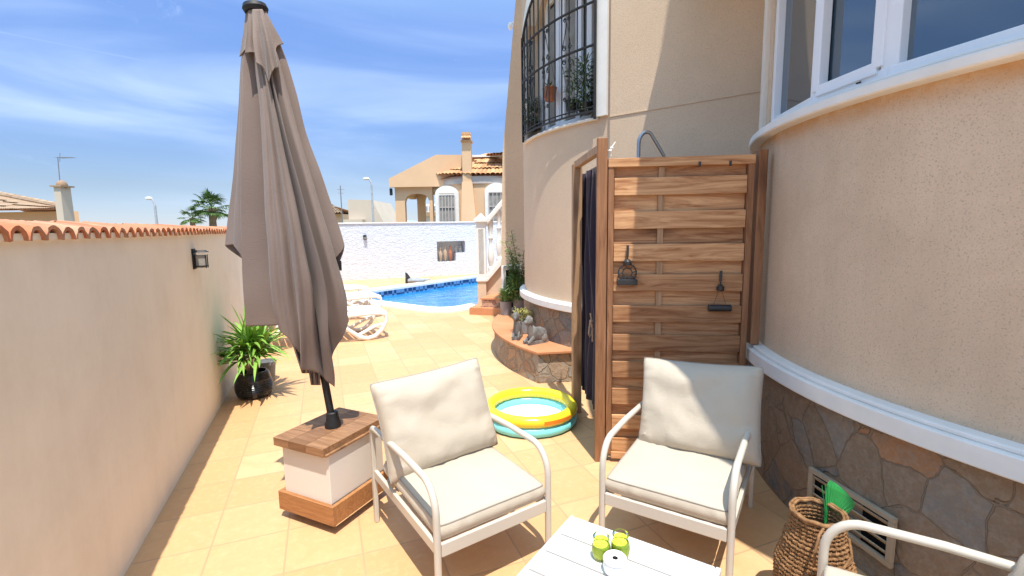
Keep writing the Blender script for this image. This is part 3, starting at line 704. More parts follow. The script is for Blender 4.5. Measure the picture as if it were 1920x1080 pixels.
stone_dog('stone_figure', 970, 634, .165, R(58), 'smaller grey carved stone animal at the left of the ledge planter', 1.75)
q = G(1006, 628, .318)
t = thing('trough_planter', 'grey trough full of yellow green succulents on the terracotta ledge', 'planter', (q.x+.06, q.y+.12, .318), R(-18))
b = MB(); b.box((0, 0, .07), (.36, .16, .14), taper=1.12); b.build('trough', M['galv'], t, .008)
b = MB(); random.seed(12)
for k in range(700):
    p = Vector((random.uniform(-.26, .26), random.uniform(-.13, .12), .12+random.uniform(0, .14))); a = random.uniform(0, 2*PI)
    b.leaf(p, (math.cos(a), math.sin(a), random.uniform(.1, 1.5)), random.uniform(.03, .06), .013, .5, 3)
b.build('foliage', M['leafyellow'], t)

# zinc buckets with plants near the flank wall
def bucket(px_, py_, w, h, label, seed, kind):
    q = G(px_, py_, .318); t = thing('zinc_bucket', label, 'plant pot', (q.x, q.y, .318), 0, 'zinc buckets with plants')
    b = MB(); b.lathe([(w*.40, 0), (w*.42, .01), (w*.5, h-.01), (w*.53, h), (w*.5, h), (w*.47, h-.02)], (0, 0, 0), 22); b.build('bucket', M['galv'], t)
    b = MB(); b.lathe([(w*.01, h-.03), (w*.47, h-.03)], (0, 0, 0), 18, cap=False); b.build('soil', M['soil'], t)
    random.seed(seed); b = MB(); s = MB()
    if kind:      # low bushy herb with a tall loose climber above it
        for k in range(900):
            a = random.uniform(0, 2*PI); r = .215*random.random()**.6; z = h+random.uniform(-.02, .30)
            r *= math.sin(PI*min(1, max(.1, (z-h+.10)/.44)))
            b.leaf((r*math.cos(a)-.03, r*math.sin(a), z), (math.cos(a), math.sin(a), random.uniform(-.3, 1.4)), random.uniform(.05, .08), .012, .5, 2)
        for k in range(9):
            a = random.uniform(0, 2*PI); tp = Vector((random.uniform(-.26, .10), random.uniform(-.1, .1), h+random.uniform(.45, .86) if k else h+.92)); p = Vector((0, 0, h)); pts = []
            for i in range(9):
                u = i/8; pts.append(p.lerp(tp, u)+Vector((.03*math.sin(u*5+k), .03*math.cos(u*4+k), 0)))
            s.tube(pts, .004, 4)
            for i in range(95):
                u = random.uniform(.2, 1); c = p.lerp(tp, u)+Vector((.03*math.sin(u*5+k), .03*math.cos(u*4+k), 0)); aa = random.uniform(0, 2*PI)
                b.leaf(c + Vector((random.uniform(-.07, .07), random.uniform(-.06, .06), random.uniform(-.03, .03))), (math.cos(aa), math.sin(aa), random.uniform(-.4, .7)), random.uniform(.035, .07), .026, .6, 2)
        s.build('stems', M['leafdark'], t)
    else:
        for k in range(240):
            a = random.uniform(0, 2*PI); b.leaf((.04*math.cos(a), .04*math.sin(a), h+random.uniform(-.02, .12)), (math.cos(a), math.sin(a), random.uniform(.3, 2)), random.uniform(.06, .12), .012, .5, 3)
    b.build('foliage', M['leafbush'], t)
bucket(975, 589, .20, .215, 'wider zinc bucket with a bushy herb and a tall loose climber', 21, True)
bucket(949, 590, .165, .19, 'narrower zinc bucket beside the steps with a small tuft of leaves', 22, False)

# white framed panel leaning behind the buckets
q = AT(941, 566, 6.55); t = thing('leaning_frame', 'white wooden frame leaning by the steps behind the zinc buckets', 'frame', (q.x+.17, q.y+.05, .32), R(28))
b = MB(); h_ = .66
for x in (-.17, .17): b.box((x, 0, h_/2), (.055, .04, h_))
for z in (.03, h_-.03): b.box((0, .001, z), (.286, .038, .06))
b.build('frame', M['band'], t, .004)
b = MB(); b.box((0, .008, h_/2), (.28, .012, h_-.12)); b.build('backing', M['dark'], t)

# ------------------------------------------------------------------ outside stairs
ST = thing('outdoor_stairs', 'tiled outdoor stairs with a white balustrade beside the pool', 'stairs', (2.31, 7.95, 0), R(-38))
# local x runs along the front of the steps, local y up the flight
b = MB(); b.box((.55, .45, .062), (1.1, .9, .124)); b.build('step', M['terratile'], ST, .004)
STR = thing_parts = None
def step(x0, z0, z1, y0):
    b = MB(); b.box(((x0+1.4)/2, y0+.4, (z0+z1-.03)/2), (1.4-x0, .8, z1-z0-.03)); o = b.build('step', M['azulejo'], ST)
    b = MB(); b.box(((x0+1.4)/2-.01, y0+.39, z1-.014), (1.42-x0, .82, .028)); b.build('tread', M['terratile'], o, .003)
step(.20, .125, .285, .10); step(.62, .286, .45, .22); step(.95, .451, .61, .3)
# balustrade: newel on a beige pier, sloping rail, turned balusters (in world space)
BA = thing('stair_balustrade', 'white balustrade with a pointed newel climbing behind the house corner', 'balustrade', (2.69, 8.36, 0))
B0 = Vector((2.69, 8.36, 0)); bd = Vector((.931, -.365, 0)); sl = .95
def bl(p): return Vector(p)
MR = Matrix.Rotation(R(-21.4), 3, 'Z')
b = MB(); b.box((0, 0, .27), (.155, .19, .54), M=MR); b.build('pier', M['house'], BA)
b = MB(); b.box((0, 0, 1.08), (.17, .20, 1.08), M=MR); b.box((0, 0, .555), (.20, .23, .05), M=MR)
b.box((0, 0, 1.625), (.25, .28, .05), M=MR)
for s in (-1, 1): b.box(MR @ Vector((0, -.102, 1.08)), (.09, .008, .80), M=MR)
ap = [MR @ Vector(p) for p in ((-.11, -.12, 1.65), (.11, -.12, 1.65), (.11, .12, 1.65), (-.11, .12, 1.65))]
vs = [b.bm.verts.new(p) for p in ap]; top = b.bm.verts.new((0, 0, 1.76))
for i in range(4): b.face([vs[i], vs[(i+1) % 4], top])
b.build('newel', M['band'], BA, .004)
b = MB(); p0 = bd*.08+Vector((0, 0, .55)); p1 = bd*1.1+Vector((0, 0, .55+1.02*1.15))
def slope(u, z): return bd*u + Vector((0, 0, z + (u-.08)*1.15))
off = Vector((.365, .931, 0))*.16
b.slab([slope(.08, .50)-off/2, slope(1.2, .50)-off/2, slope(1.2, .62)-off/2, slope(.08, .62)-off/2], off); b.build('base_rail', M['band'], BA, .005)
b = MB(); b.slab([slope(.08, 1.50)-off*.6, slope(1.2, 1.50)-off*.6, slope(1.2, 1.64)-off*.6, slope(.08, 1.64)-off*.6], off*1.2); b.build('hand_rail', M['band'], BA, .02)
for k in range(5):
    u = .17+k*.155; base = slope(u, .61); hgt = .90; b = MB()
    b.lathe([(r, z*hgt) for r, z in ((.055, 0), (.055, .06), (.03, .09), (.045, .16), (.062, .27), (.05, .40), (.028, .52), (.026, .60), (.045, .66), (.028, .70), (.040, .82), (.05, .90), (.055, .93), (.055, 1.0))], base, 14)
    b.build('baluster', M['band'], BA)
b = MB(); b.slab([slope(.08, -.0)*1, slope(1.2, 0)*1, slope(1.2, .50), slope(.08, .50)], off*.5)
for v in b.bm.verts:
    if v.co.z < slope(.08+0, .50).z-.3: v.co.z = max(0, v.co.z if False else 0)
b.build('stair_wall', M['house'], BA)

# small ornament by the pool
q = Vector((2.16, 13.3, 0)); t = thing('pool_ornament', 'small dark ornament with an upturned tip lying beyond the pool', 'ornament', tuple(q), R(-20))
b = MB(); b.rings([[Vector((x, r*math.cos(2*PI*j/10), h+r*.9*math.sin(2*PI*j/10))) for j in range(10)] for x, r, h in ((-.02, .07, .07), (.10, .09, .085), (.25, .085, .085), (.42, .05, .09), (.60, .015, .11))])
b.build('body', M['galv'], t)
b = MB(); b.rings([[Vector((x+rx*math.cos(2*PI*j/8), .03*math.sin(2*PI*j/8), z)) for j in range(8)] for x, rx, z in ((.0, .10, .0), (-.01, .09, .10), (-.03, .06, .19), (-.06, .035, .27), (-.08, .01, .31))])
b.build('tail', M['blackmetal'], t)

# ------------------------------------------------------------------ shower screen
SP = Vector((1.62, 2.53, 0)); sdir = Vector((.72, -.38, 0)).normalized(); sn = Vector((-sdir.y*-1, -sdir.x, 0)); sn = Vector((-.467, -.884, 0))
ang = math.atan2(sdir.y, sdir.x)
SS = thing('shower_screen', 'wooden slatted shower screen with an open side doorway', 'screen', tuple(SP), ang)
SW = .83
random.seed(31)
planks = MB()
PZ = [1.729, 1.531, 1.336, 1.153, .962, .781, .609, .435, .268, .114]
for i, zc in enumerate(PZ):
    planks.box((SW/2, -.024, zc), (SW-.075, .016, .103 if i < 8 else .09), rx=random.uniform(-.02, .02))
    up_ = PZ[i-1] if i else 1.895
    planks.box((SW/2, .004, (zc+up_)/2), (SW-.075, .016, (up_-zc)-.092+.03), rx=random.uniform(-.012, .012))
planks.build('slats', M['fence'], SS, .0025)
b = MB()
b.box((SW*.375, -.014, .98), (.034, .015, 1.72))
b.build('centre_batten', M['gate_v'], SS)
b = MB(); b.box((SW/2, -.018, 1.868), (SW, .05, .052)); b.build('top_rail', M['fence'], SS, .003)
b = MB(); b.box((SW/2, -.018, .048), (SW-.07, .044, .045)); b.build('bottom_rail', M['fence'], SS, .003)
b = MB(); b.box((.018, -.014, .95), (.034, .048, 1.79)); b.build('side_stile', M['fence_v'], SS, .003)
b = MB(); b.box((SW-.018, -.014, .95), (.034, .048, 1.79)); b.build('side_stile', M['fence_v'], SS, .003)
b = MB(); b.box((-.035, -.012, 1.0), (.062, .060, 2.03)); b.build('post', M['fence_v'], SS, .004)
b = MB(); b.box((SW+.045, .0, 1.35), (.05, .075, 1.14)); b.build('post', M['fence_v'], SS, .004)
MS = Matrix.Rotation(-ang, 3, 'Z')
def ls(p): return MS @ (Vector(p)-SP)
gp = Vector((1.845, 3.31, 0)); g0_ = Vector((1.60, 2.56, 0)); gd = (gp-g0_).normalized()
ga = math.atan2(gd.y, gd.x)-ang
q = ls(gp); b = MB(); b.box((q.x, q.y, .985), (.07, .07, 1.97), rz=ga); b.build('door_post', M['gate_v'], SS, .004)
q0, q1 = ls(g0_ + gd*.02), ls(gp+gd*-.0)
b = MB(); mid = (q0+q1)/2; b.box((mid.x, mid.y, 1.965), ((q1-q0).length, .045, .05), rz=ga); b.build('lintel', M['gate_v'], SS, .003)
for x in (.62, .70, .10): pass
for x in (.52, .69):
    b = MB(); b.box((x, -.047, 1.845), (.012, .008, .03)); b.build('hook', M['blackmetal'], SS)
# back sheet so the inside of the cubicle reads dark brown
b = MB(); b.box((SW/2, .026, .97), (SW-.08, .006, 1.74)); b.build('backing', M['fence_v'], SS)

# curtain gathered in the doorway
t = thing('shower_curtain', 'dark aubergine curtain tied back inside the shower doorway', 'curtain', tuple(g0_+gd*.05), math.atan2(gd.y, gd.x))
b = MB(); Lc = (gp-g0_).length-.12; rings = []
for j in range(30):
    z = 1.90-j*(1.72/29); pinch = math.exp(-((z-.82)/.28)**2)
    ring = []
    for i in range(90):
        u = i/89; x = -.02+u*(Lc+.20)*(1-.06*pinch) ; y = -.07+.02*math.sin(u*2*PI*8+.8*math.sin(z*2.3))+.012*math.sin(u*31+z*3)
        ring.append((x, y-.01*pinch, z))
    rings.append(ring)
b.rings(rings, False, False); o = b.build('drape', M['curtain'], t); o.modifiers.new('thick', 'SOLIDIFY').thickness = .003
b = MB(); b.tube([(-.02, -.07, 1.905), (Lc+.06, -.07, 1.905)], .007, 8); b.build('rail', M['steel'], t)
# rope tie on the post
q = PL(1107, 610, g0_+gd*.12, (gd.y, -gd.x, 0)); 
t = thing('tieback_rope', 'knotted pale rope tying back the dark shower curtain', 'rope', (q.x-.012, q.y-.02, q.z))
b = MB(); 
b.tube([(-.03*0, 0, .09), (.005, -.004, .05), (.0, -.008, .02), (.012, -.01, -.02), (.006, -.006, -.06), (-.004, 0, -.075), (-.012, 0, -.05), (-.006, 0, 0), (.0, 0, .04)], .006, 8)
b.tube([(.004, -.01, .03), (.01, -.012, -.03), (.012, -.008, -.11)], .005, 8); b.sphere((.003, -.006, .035), .013)
b.build('knot', M['rope'], t)
q = Vector((1.60, 2.50, 1.955)); t = thing('rope_knot', 'small white cord knotted at the top of the shower post', 'cord', tuple(q)); t.scale = (.75, .75, .75)
b = MB(); b.sphere((.035, 0, 0), (.016, .012, .014)); b.sphere((.025, 0, -.02), (.012, .012, .012)); b.tube([(.03, 0, 0), (.055, 0, .03), (.07, 0, .05)], [.006, .005, .004], 8); b.tube([(.03, 0, 0), (.01, 0, -.02), (-.01, 0, -.015)], .004, 6); b.tube([(.03, 0, -.01), (.03, .0, -.06)], .004, 6)
b.build('knot', M['band'], t)

# shower pipe
q = AT(1197, 300, 3.55); q2 = AT(1245, 296, 3.55); qt = AT(1211, 243, 3.55)
t = thing('shower_pipe', 'bent grey steel shower pipe rising behind the wooden screen', 'shower', (q.x, q.y, 0))
dx = (Vector((q2.x, q2.y, 0))-Vector((q.x, q.y, 0))); b = MB(); zt = qt.z-.012; pts = [(0, 0, .9), (0, 0, 1.4), (0, 0, zt-.09)]
for i in range(1, 9):
    a = PI*(1-i/9*.78); pts.append(tuple(dx*(.30+.30*math.cos(a)) + Vector((0, 0, zt-.09+.085*math.sin(a)))))
pts += [tuple(dx*.97+Vector((0, 0, q2.z+.02))), tuple(dx*1.25+Vector((0, 0, q2.z-.1)))]
b.tube(pts, .0135, 12); b.build('pipe', M['steel'], t)
b = MB(); e = dx*1.27+Vector((0, 0, q2.z-.12)); b.lathe([(.012, .05), (.05, .0), (.05, -.012)], e, 18); b.build('shower_head', M['steel'], t)

# two hanging ornaments on the screen
def sc_pt(u, y, z): return SP + sdir*u + Vector((-.467, -.884, 0))*y + Vector((0, 0, z))
def on_screen(px_, py_, y=.05): return PL(px_, py_, SP + Vector((-.467, -.884, 0))*y, (-.467, -.884, 0))
q = on_screen(1177, 460); t = thing('hanging_ornament', 'round black openwork metal ornament hanging on the left of the screen', 'ornament', tuple(q), ang, 'black metal ornaments hung on the screen')
b = MB(); b.box((0, 0, -.032), (.014, .012, .068)); b.tube([(0, 0, -.06), (0, 0, -.085)], .004, 8); b.build('handle', M['blackmetal'], t, .003)
b = MB(); b.lathe([(.024, -.118), (.026, -.112), (.026, -.096), (.016, -.086), (.008, -.08)], (0, 0, 0), 16); b.build('bracket', M['blackmetal'], t)
b = MB(); cz = -.165
b.tube([(.053*math.cos(2*PI*i/28), 0, cz+.053*math.sin(2*PI*i/28)) for i in range(28)], .0045, 6, closed=True)
b.tube([(.028*math.cos(2*PI*i/20), 0, cz+.028*math.sin(2*PI*i/20)) for i in range(20)], .0035, 6, closed=True)
for i in range(8):
    a = 2*PI*i/8; b.tube([(.028*math.cos(a), 0, cz+.028*math.sin(a)), (.053*math.cos(a+.2), 0, cz+.053*math.sin(a+.2))], .003, 5)
for x in (-.035, -.012, .012, .035): b.tube([(x+.009*math.cos(2*PI*i/12), -.004, cz-.035+.009*math.sin(2*PI*i/12)) for i in range(12)], .003, 5, closed=True)
b.build('openwork', M['blackmetal'], t)
b = MB(); b.box((0, -.004, -.222), (.118, .022, .036)); b.build('bar', M['blackmetal'], t, .003)
q = on_screen(1352, 508); t = thing('hanging_ornament', 'black metal bar hanging by two thin wires on the right of the screen', 'ornament', tuple(q), ang, 'black metal ornaments hung on the screen')
b = MB(); b.box((0, 0, -.03), (.014, .012, .062)); b.tube([(0, 0, -.055), (0, 0, -.08)], .004, 8); b.build('handle', M['blackmetal'], t, .003)
b = MB(); b.lathe([(.019, -.118), (.022, -.112), (.022, -.094), (.012, -.084), (.006, -.08)], (0, 0, 0), 16); b.build('bracket', M['blackmetal'], t)
b = MB()
for s in (-1, 1): b.tube([(s*.008, 0, -.115), (s*.036, 0, -.205)], .0014, 5)
b.build('wires', M['blackmetal'], t)
b = MB(); b.tube([(-.064, 0, -.222), (.064, 0, -.222)], .021, 14); b.build('bar', M['blackmetal'], t)

# ------------------------------------------------------------------ parasol and its box
BX = Vector((-.005, 2.655, 0)); brz = R(-47)
t = thing('parasol_stand', 'white box stand with a brown wooden top and base holding the closed parasol', 'parasol stand', tuple(BX), brz)
b = MB(); b.box((0, 0, .28), (.325, .385, .27)); b.build('body', M['wallcream2'], t, .003)
b = MB()
for x, w in ((-.1325, .108), (-.018, .118), (.102, .118)): b.box((x+.003, 0, .429), (w, .45, .044))
b.box((0, 0, .412), (.35, .43, .012)); b.build('top', M['lidwood'], t, .002)
b = MB()
for y in (-1, 1): b.box((0, y*.203, .10), (.385, .022, .10))
for x in (-1, 1): b.box((x*.181, 0, .10), (.022, .384, .10))
b.build('base_trim', M['trimwood'], t, .002)
for x in (-1, 1):
    for y in (-1, 1):
        b = MB(); b.tube([(x*.12-.012, y*.15, .026), (x*.12+.012, y*.15, .026)], .025, 12); b.box((x*.12, y*.15, .05), (.03, .03, .02)); b.build('castor', M['blackmetal'], t)
b = MB(); b.lathe([(.042, .451), (.042, .47), (.034, .49), (.030, .53), (.024, .535)], (0, 0, 0), 20); b.build('socket', M['black'], t)

UP0 = BX + Vector((0, 0, .46))
def pp(x, y, v=0): return PL(x, y, BX - f0*v, f0)        # v metres towards the viewer side of the parasol's own plane
top_ = pp(478, 12)
t = thing('parasol', 'closed taupe parasol leaning on a dark pole above the wooden box', 'parasol', tuple(UP0))
axis = lambda y: (pp(478+.1834*(y-10), y))
def ub(b, name, m, **k):
    for v in b.bm.verts: v.co -= UP0
    return b.build(name, m, t, **k)
b = MB(); b.tube([UP0, top_], .019, 16); ub(b, 'pole', M['black'])
b = MB(); d_ = (top_-UP0).normalized(); b.tube([top_-d_*.03, top_-d_*.012, top_+d_*.006, top_+d_*.018], [.050, .058, .052, .02], 24); b.tube([top_-d_*.0, top_+d_*.03], [.018, .010], 12); ub(b, 'finial', M['black'])
rid = [
 [(462, 18, 0), (452, 110, .0), (447, 200, .0), (440, 290, 0), (431, 380, .0), (422, 461, .01)],
 [(463, 18, .01), (455, 110, .03), (451, 200, .04), (449, 290, .05), (449, 380, .05), (451, 482, .05)],
 [(464, 18, .02), (458, 110, .05), (456, 200, .08), (454, 290, .10), (453, 380, .11), (453, 470, .11), (456, 550, .11), (460, 612, .10)],
 [(472, 18, .04), (482, 120, .08), (492, 200, .12), (496, 300, .16), (500, 400, .19), (508, 500, .20), (516, 570, .19), (528, 624, .17)],
 [(478, 18, .045), (494, 120, .10), (508, 200, .15), (524, 300, .20), (540, 400, .24), (554, 500, .25), (562, 590, .22), (566, 694, .17)],
 [(486, 18, .05), (504, 120, .09), (522, 200, .12), (548, 300, .17), (576, 400, .21), (602, 500, .23), (614, 560, .22), (616, 640, .17), (626, 726, .08)],
 [(492, 19, .03), (518, 110, .06), (542, 200, .08), (570, 300, .11), (600, 400, .13), (628, 500, .12), (645, 560, .1), (654, 602, .07)],
 [(497, 20, 0), (531, 95, 0), (552, 160, 0), (575, 250, 0), (612, 355, 0), (638, 430, 0), (646, 460, 0)],
 [(490, 20, -.03), (512, 110, -.07), (545, 210, -.11), (580, 320, -.13), (605, 430, -.14), (622, 540, -.12), (630, 640, -.06)],
 [(470, 20, -.03), (468, 110, -.07), (474, 200, -.11), (482, 300, -.15), (490, 400, -.18), (500, 500, -.2), (512, 590, -.16)],
]
def along(pts, u):
    n = len(pts)-1; x = u*n; i = min(n-1, int(x)); f = x-i
    p = [pts[max(0, i-1)], pts[i], pts[i+1], pts[min(n, i+2)]]
    o = []
    for k in range(3):
        a, b_, c_, d_ = (q[k] for q in p); o.append(.5*((2*b_)+(-a+c_)*f+(2*a-5*b_+4*c_-d_)*f*f+(-a+3*b_-3*c_+d_)*f**3))
    return o
def crease(k, s, sk):       # broad flat panels with narrow deep creases between the ribs
    return math.sin(PI*sk)
def crease_main(k, s, sk):
    D_ = (0.0, .10, 1.28, .40, 1.12, .45, 1.10, .5, .6, .4)[k]; c0 = (.5, .5, .30, .70, .72, .36, .62, .5, .5, .5)[k]; w_ = (.3, .3, .25, .22, .16, .2, .2, .25, .3, .3)[k]
    e_ = math.exp(-((s-c0)/w_)**2)*min(1, s/.12)*min(1, (1-s)/.12)
    f_ = .12*math.exp(-((s-(c0+.42) % 1)/.10)**2)*math.sin(PI*s) if k in (2, 3, 4, 5) else 0
    return D_*(e_ + f_)
def shell(rid, nt_, ns, depth, skew, jit, seed=1, sag=0, lerp_hem=None):
    b = MB(); rows = []
    K = len(rid)
    for j in range(nt_+1):
        u = j/nt_; row = []
        for k in range(K):
            A_, B_ = along(rid[k], u), along(rid[(k+1) % K], u)
            for i in range(ns):
                s = i/ns
                x, y, v = (A_[m]*(1-s)+B_[m]*s for m in range(3))
                sk = s**(skew[k % len(skew)]); pull = 1*crease(k, s, sk)*depth*min(1, .25+u*2.2)*(.8+.35*math.sin(k*2.3+seed))
                ax = 478+.1834*(y-10); y2 = y - sag*math.sin(PI*s)*max(0, u-.75)*4
                x = x + (ax-x)*pull; v = v*(1-pull)
                fo = (.5+.5*math.sin(s*2*PI*(2 if k % 2 else 1)+k*1.3+u*.5))**1.5; env = math.sin(PI*s)**.5*min(1, u*2.5)
                x += (ax-x)*fo*.07*env; v *= 1-fo*.12*env
                nz = noise.noise(Vector((x*.02+seed, y*.011, v*9)))*jit; nz2 = noise.noise(Vector((x*.05, y*.02+7, k)))*jit*.5
                x += nz*5*u; v += nz*.012*u
                row.append(pp(x, y2, v))
        rows.append(row)
    b.rings(rows, True, False); return b
crease_cap, crease = crease, crease_main
b = shell(rid, 90, 30, .78, (1, 1, .75, 1.5, 1.7, .8, 1.5, 1.0, 1.0, 1.0), .55, 3, 10)
crease = crease_cap
o = ub(b, 'canopy', M['canopy']); o.modifiers.new('thick', 'SOLIDIFY').thickness = .0035
# inner folds seen inside the open flap
b = MB()
for k, (x0, y0, x1, y1) in enumerate(((500, 420, 575, 700), (560, 420, 592, 722), (520, 430, 600, 690))):
    rows = [[pp(x0+(x1-x0)*j/14 + (i-4)*3.2*(1-j/22)*2, y0+(y1-y0)*j/14, .02+.02*math.sin(i*1.7+k)) for i in range(9)] for j in range(15)]
    b.rings(rows, False, False)
o = ub(b, 'inner_folds', M['canopy']); o.modifiers.new('thick', 'SOLIDIFY').thickness = .003
cap_ = [
 [(461, 17, 0), (456, 60, .02), (449, 106, .02)],
 [(466, 17, .035), (463, 60, .085), (459, 100, .12)],
 [(474, 17, .048), (474, 70, .11), (480, 118, .14)],
 [(483, 17, .05), (496, 85, .13), (504, 156, .165)],
 [(491, 17, .035), (509, 70, .09), (521, 128, .12)],
 [(497, 18, 0), (514, 50, .02), (532, 82, .025)],
 [(490, 18, -.04), (505, 60, -.08), (515, 100, -.10)],
 [(470, 18, -.04), (470, 60, -.08), (468, 100, -.10)]]
b = shell(cap_, 22, 12, .26, (1.5, 1.0, 1.6, .8), .25, 5, 10)
o = ub(b, 'vent_flap', M['canopy']); o.modifiers.new('thick', 'SOLIDIFY').thickness = .003
b = MB(); q = pp(637, 498, .0); b.box(q, (.018, .012, .05), rx=.2); ub(b, 'closing_strap', M['black'])

# ------------------------------------------------------------------ potted yucca by the wall
q = G(478, 742); t = thing('potted_yucca', 'bright green spiky plant in a ribbed black pot beside the cream wall', 'potted plant', (q.x, q.y, 0))
b = MB(); prof = [(.10, 0), (.125, .01)]
for i in range(24):
    z = .02+.20*i/23; prof.append((.128+.028*math.sin(PI*(z/.23)**.8)+.0035*math.sin(i*PI*.95), z))
prof += [(.118, .236), (.108, .236), (.104, .20)]
b.lathe(prof, (0, 0, 0), 40); b.build('pot', M['blackpot'], t)
b = MB(); b.lathe([(.001, .205), (.106, .205)], (0, 0, 0), 24, cap=False); b.build('soil', M['soil'], t)
b = MB(); random.seed(44); s = MB()
for hx, hy, hz in ((-.02, .02, .50), (.06, -.02, .44), (-.07, -.04, .42)):
    s.tube([(hx*.3, hy*.3, .19), (hx, hy, hz)], .016, 8)
    for k in range(64):
        a = random.uniform(0, 2*PI); el = random.choice((random.uniform(.1, .9), random.uniform(.8, 1.5), random.uniform(.0, .5)))
        b.leaf((hx, hy, hz-.03+random.uniform(-.06, .04)), (math.cos(a)*math.cos(el), math.sin(a)*math.cos(el), math.sin(el)), random.uniform(.26, .46), random.uniform(.024, .036), random.uniform(.3, .9), 6, .25)
b.build('leaves', M['leaf'], t); s.build('stem', M['trunk'], t)
q = G(500, 716); t = thing('spare_pot', 'small brown pot half hidden behind the black yucca pot', 'plant pot', (q.x, q.y+.05, 0))
b = MB(); b.lathe([(.06, 0), (.075, .02), (.09, .17), (.098, .17), (.098, .205), (.085, .205), (.08, .12), (.05, .05)], (0, 0, 0), 28); b.build('pot', M['galv'], t)

# ------------------------------------------------------------------ sun loungers
def lounger(loc, rz, label):
    t = thing('sun_lounger', label, 'sun lounger', loc, rz, 'white plastic sun loungers by the pool')
    L_, Wd_ = 1.9, .64
    b = MB()
    for s in (-1, 1): b.tube([(L_*.5*x, s*Wd_/2, z) for x, z in ((-.2, .36), (.4, .355), (.8, .36), (.94, .352), (1.0, .325))], .026, 10)
    b.tube([(L_*.5, -Wd_/2, .325), (L_*.52, -Wd_*.3, .335), (L_*.52, Wd_*.3, .335), (L_*.5, Wd_/2, .325)], .026, 10); b.build('frame', M['plastic'], t)
    b = MB()
    for k in range(11): b.box((-.12+k*.098, 0, .372), (.080, Wd_-.05, .012))
    b.build('seat_slats', M['plastic'], t, .004)
    b = MB()
    th = R(24)
    for k in range(8): b.box((-.20-k*.095*math.cos(th), 0, .38+k*.095*math.sin(th)), (.080, Wd_-.06, .012), ry=th)
    for s in (-1, 1): b.tube([(-.15, s*(Wd_/2-.02), .365), (-.15-.80*math.cos(th), s*(Wd_/2-.02), .365+.80*math.sin(th))], .02, 8)
    b.build('backrest', M['plastic'], t, .003)
    for s in (-1, 1):
        b = MB(); b.tube([(x, s*(Wd_/2), z) for x, z in ((.96, .33), (.97, .24), (.90, .12), (.80, .04), (.70, .022), (.60, .05), (.45, .17), (.28, .31), (.22, .35))], [.022, .026, .03, .03, .03, .03, .027, .024, .02], 10); b.build('leg', M['plastic'], t)
        b = MB(); b.tube([(x, s*(Wd_/2), z) for x, z in ((-.85, .30), (-.80, .12), (-.70, .03), (-.6, .03), (-.45, .17), (-.28, .33))], .027, 10); b.build('leg', M['plastic'], t)
    for s in (-1, 1):
        b = MB(); b.tube([(x, s*(Wd_/2-.03), z) for x, z in ((.92, .20), (.80, .17), (.62, .09), (.55, .06))], .022, 8); b.build('brace', M['plastic'], t)
    b = MB(); b.box((.30, 0, .405), (1.20, Wd_-.1, .05)); return t
la = lounger((-.24, 6.92, 0), R(8), 'nearer white plastic sun lounger with curved legs behind the parasol')
copy_thing(la, (-.13, 8.55, 0), R(12), 'farther white plastic sun lounger beside the left end of the pool')
lb = copy_thing(la, (-.22, 9.85, 0), R(14), 'farthest white plastic sun lounger at the corner of the pool')

# ------------------------------------------------------------------ inflatable paddling pool
t = thing('paddling_pool', 'small round inflatable pool with yellow and aqua rings', 'paddling pool', (1.435, 3.30, 0))
def ring_(z, Rr, r, m, nm):
    b = MB(); b.tube([((Rr+.002*math.sin(a_*23))*math.cos(a_), (Rr+.002*math.sin(a_*23))*math.sin(a_), z) for a_ in [2*PI*i/72 for i in range(72)]], r, 14, closed=True); o = b.build(nm, m, t); o.scale = (1, 1, 1); return o
ring_(.041, .320, .041, M['cyan'], 'lower_ring'); ur = ring_(.115, .320, .042, M['yellow'], 'upper_ring')
b = MB(); b.lathe([(.001, .022), (.15, .026), (.30, .022), (.30, .004), (.001, .004)], (0, 0, 0), 48); b.build('floor', M['vinylwhite'], t)
b = MB(); b.arc((0, 0), .32, .3632, .103, .130, 262, 300, 14); b.build('orange_print', M['orange'], ur)

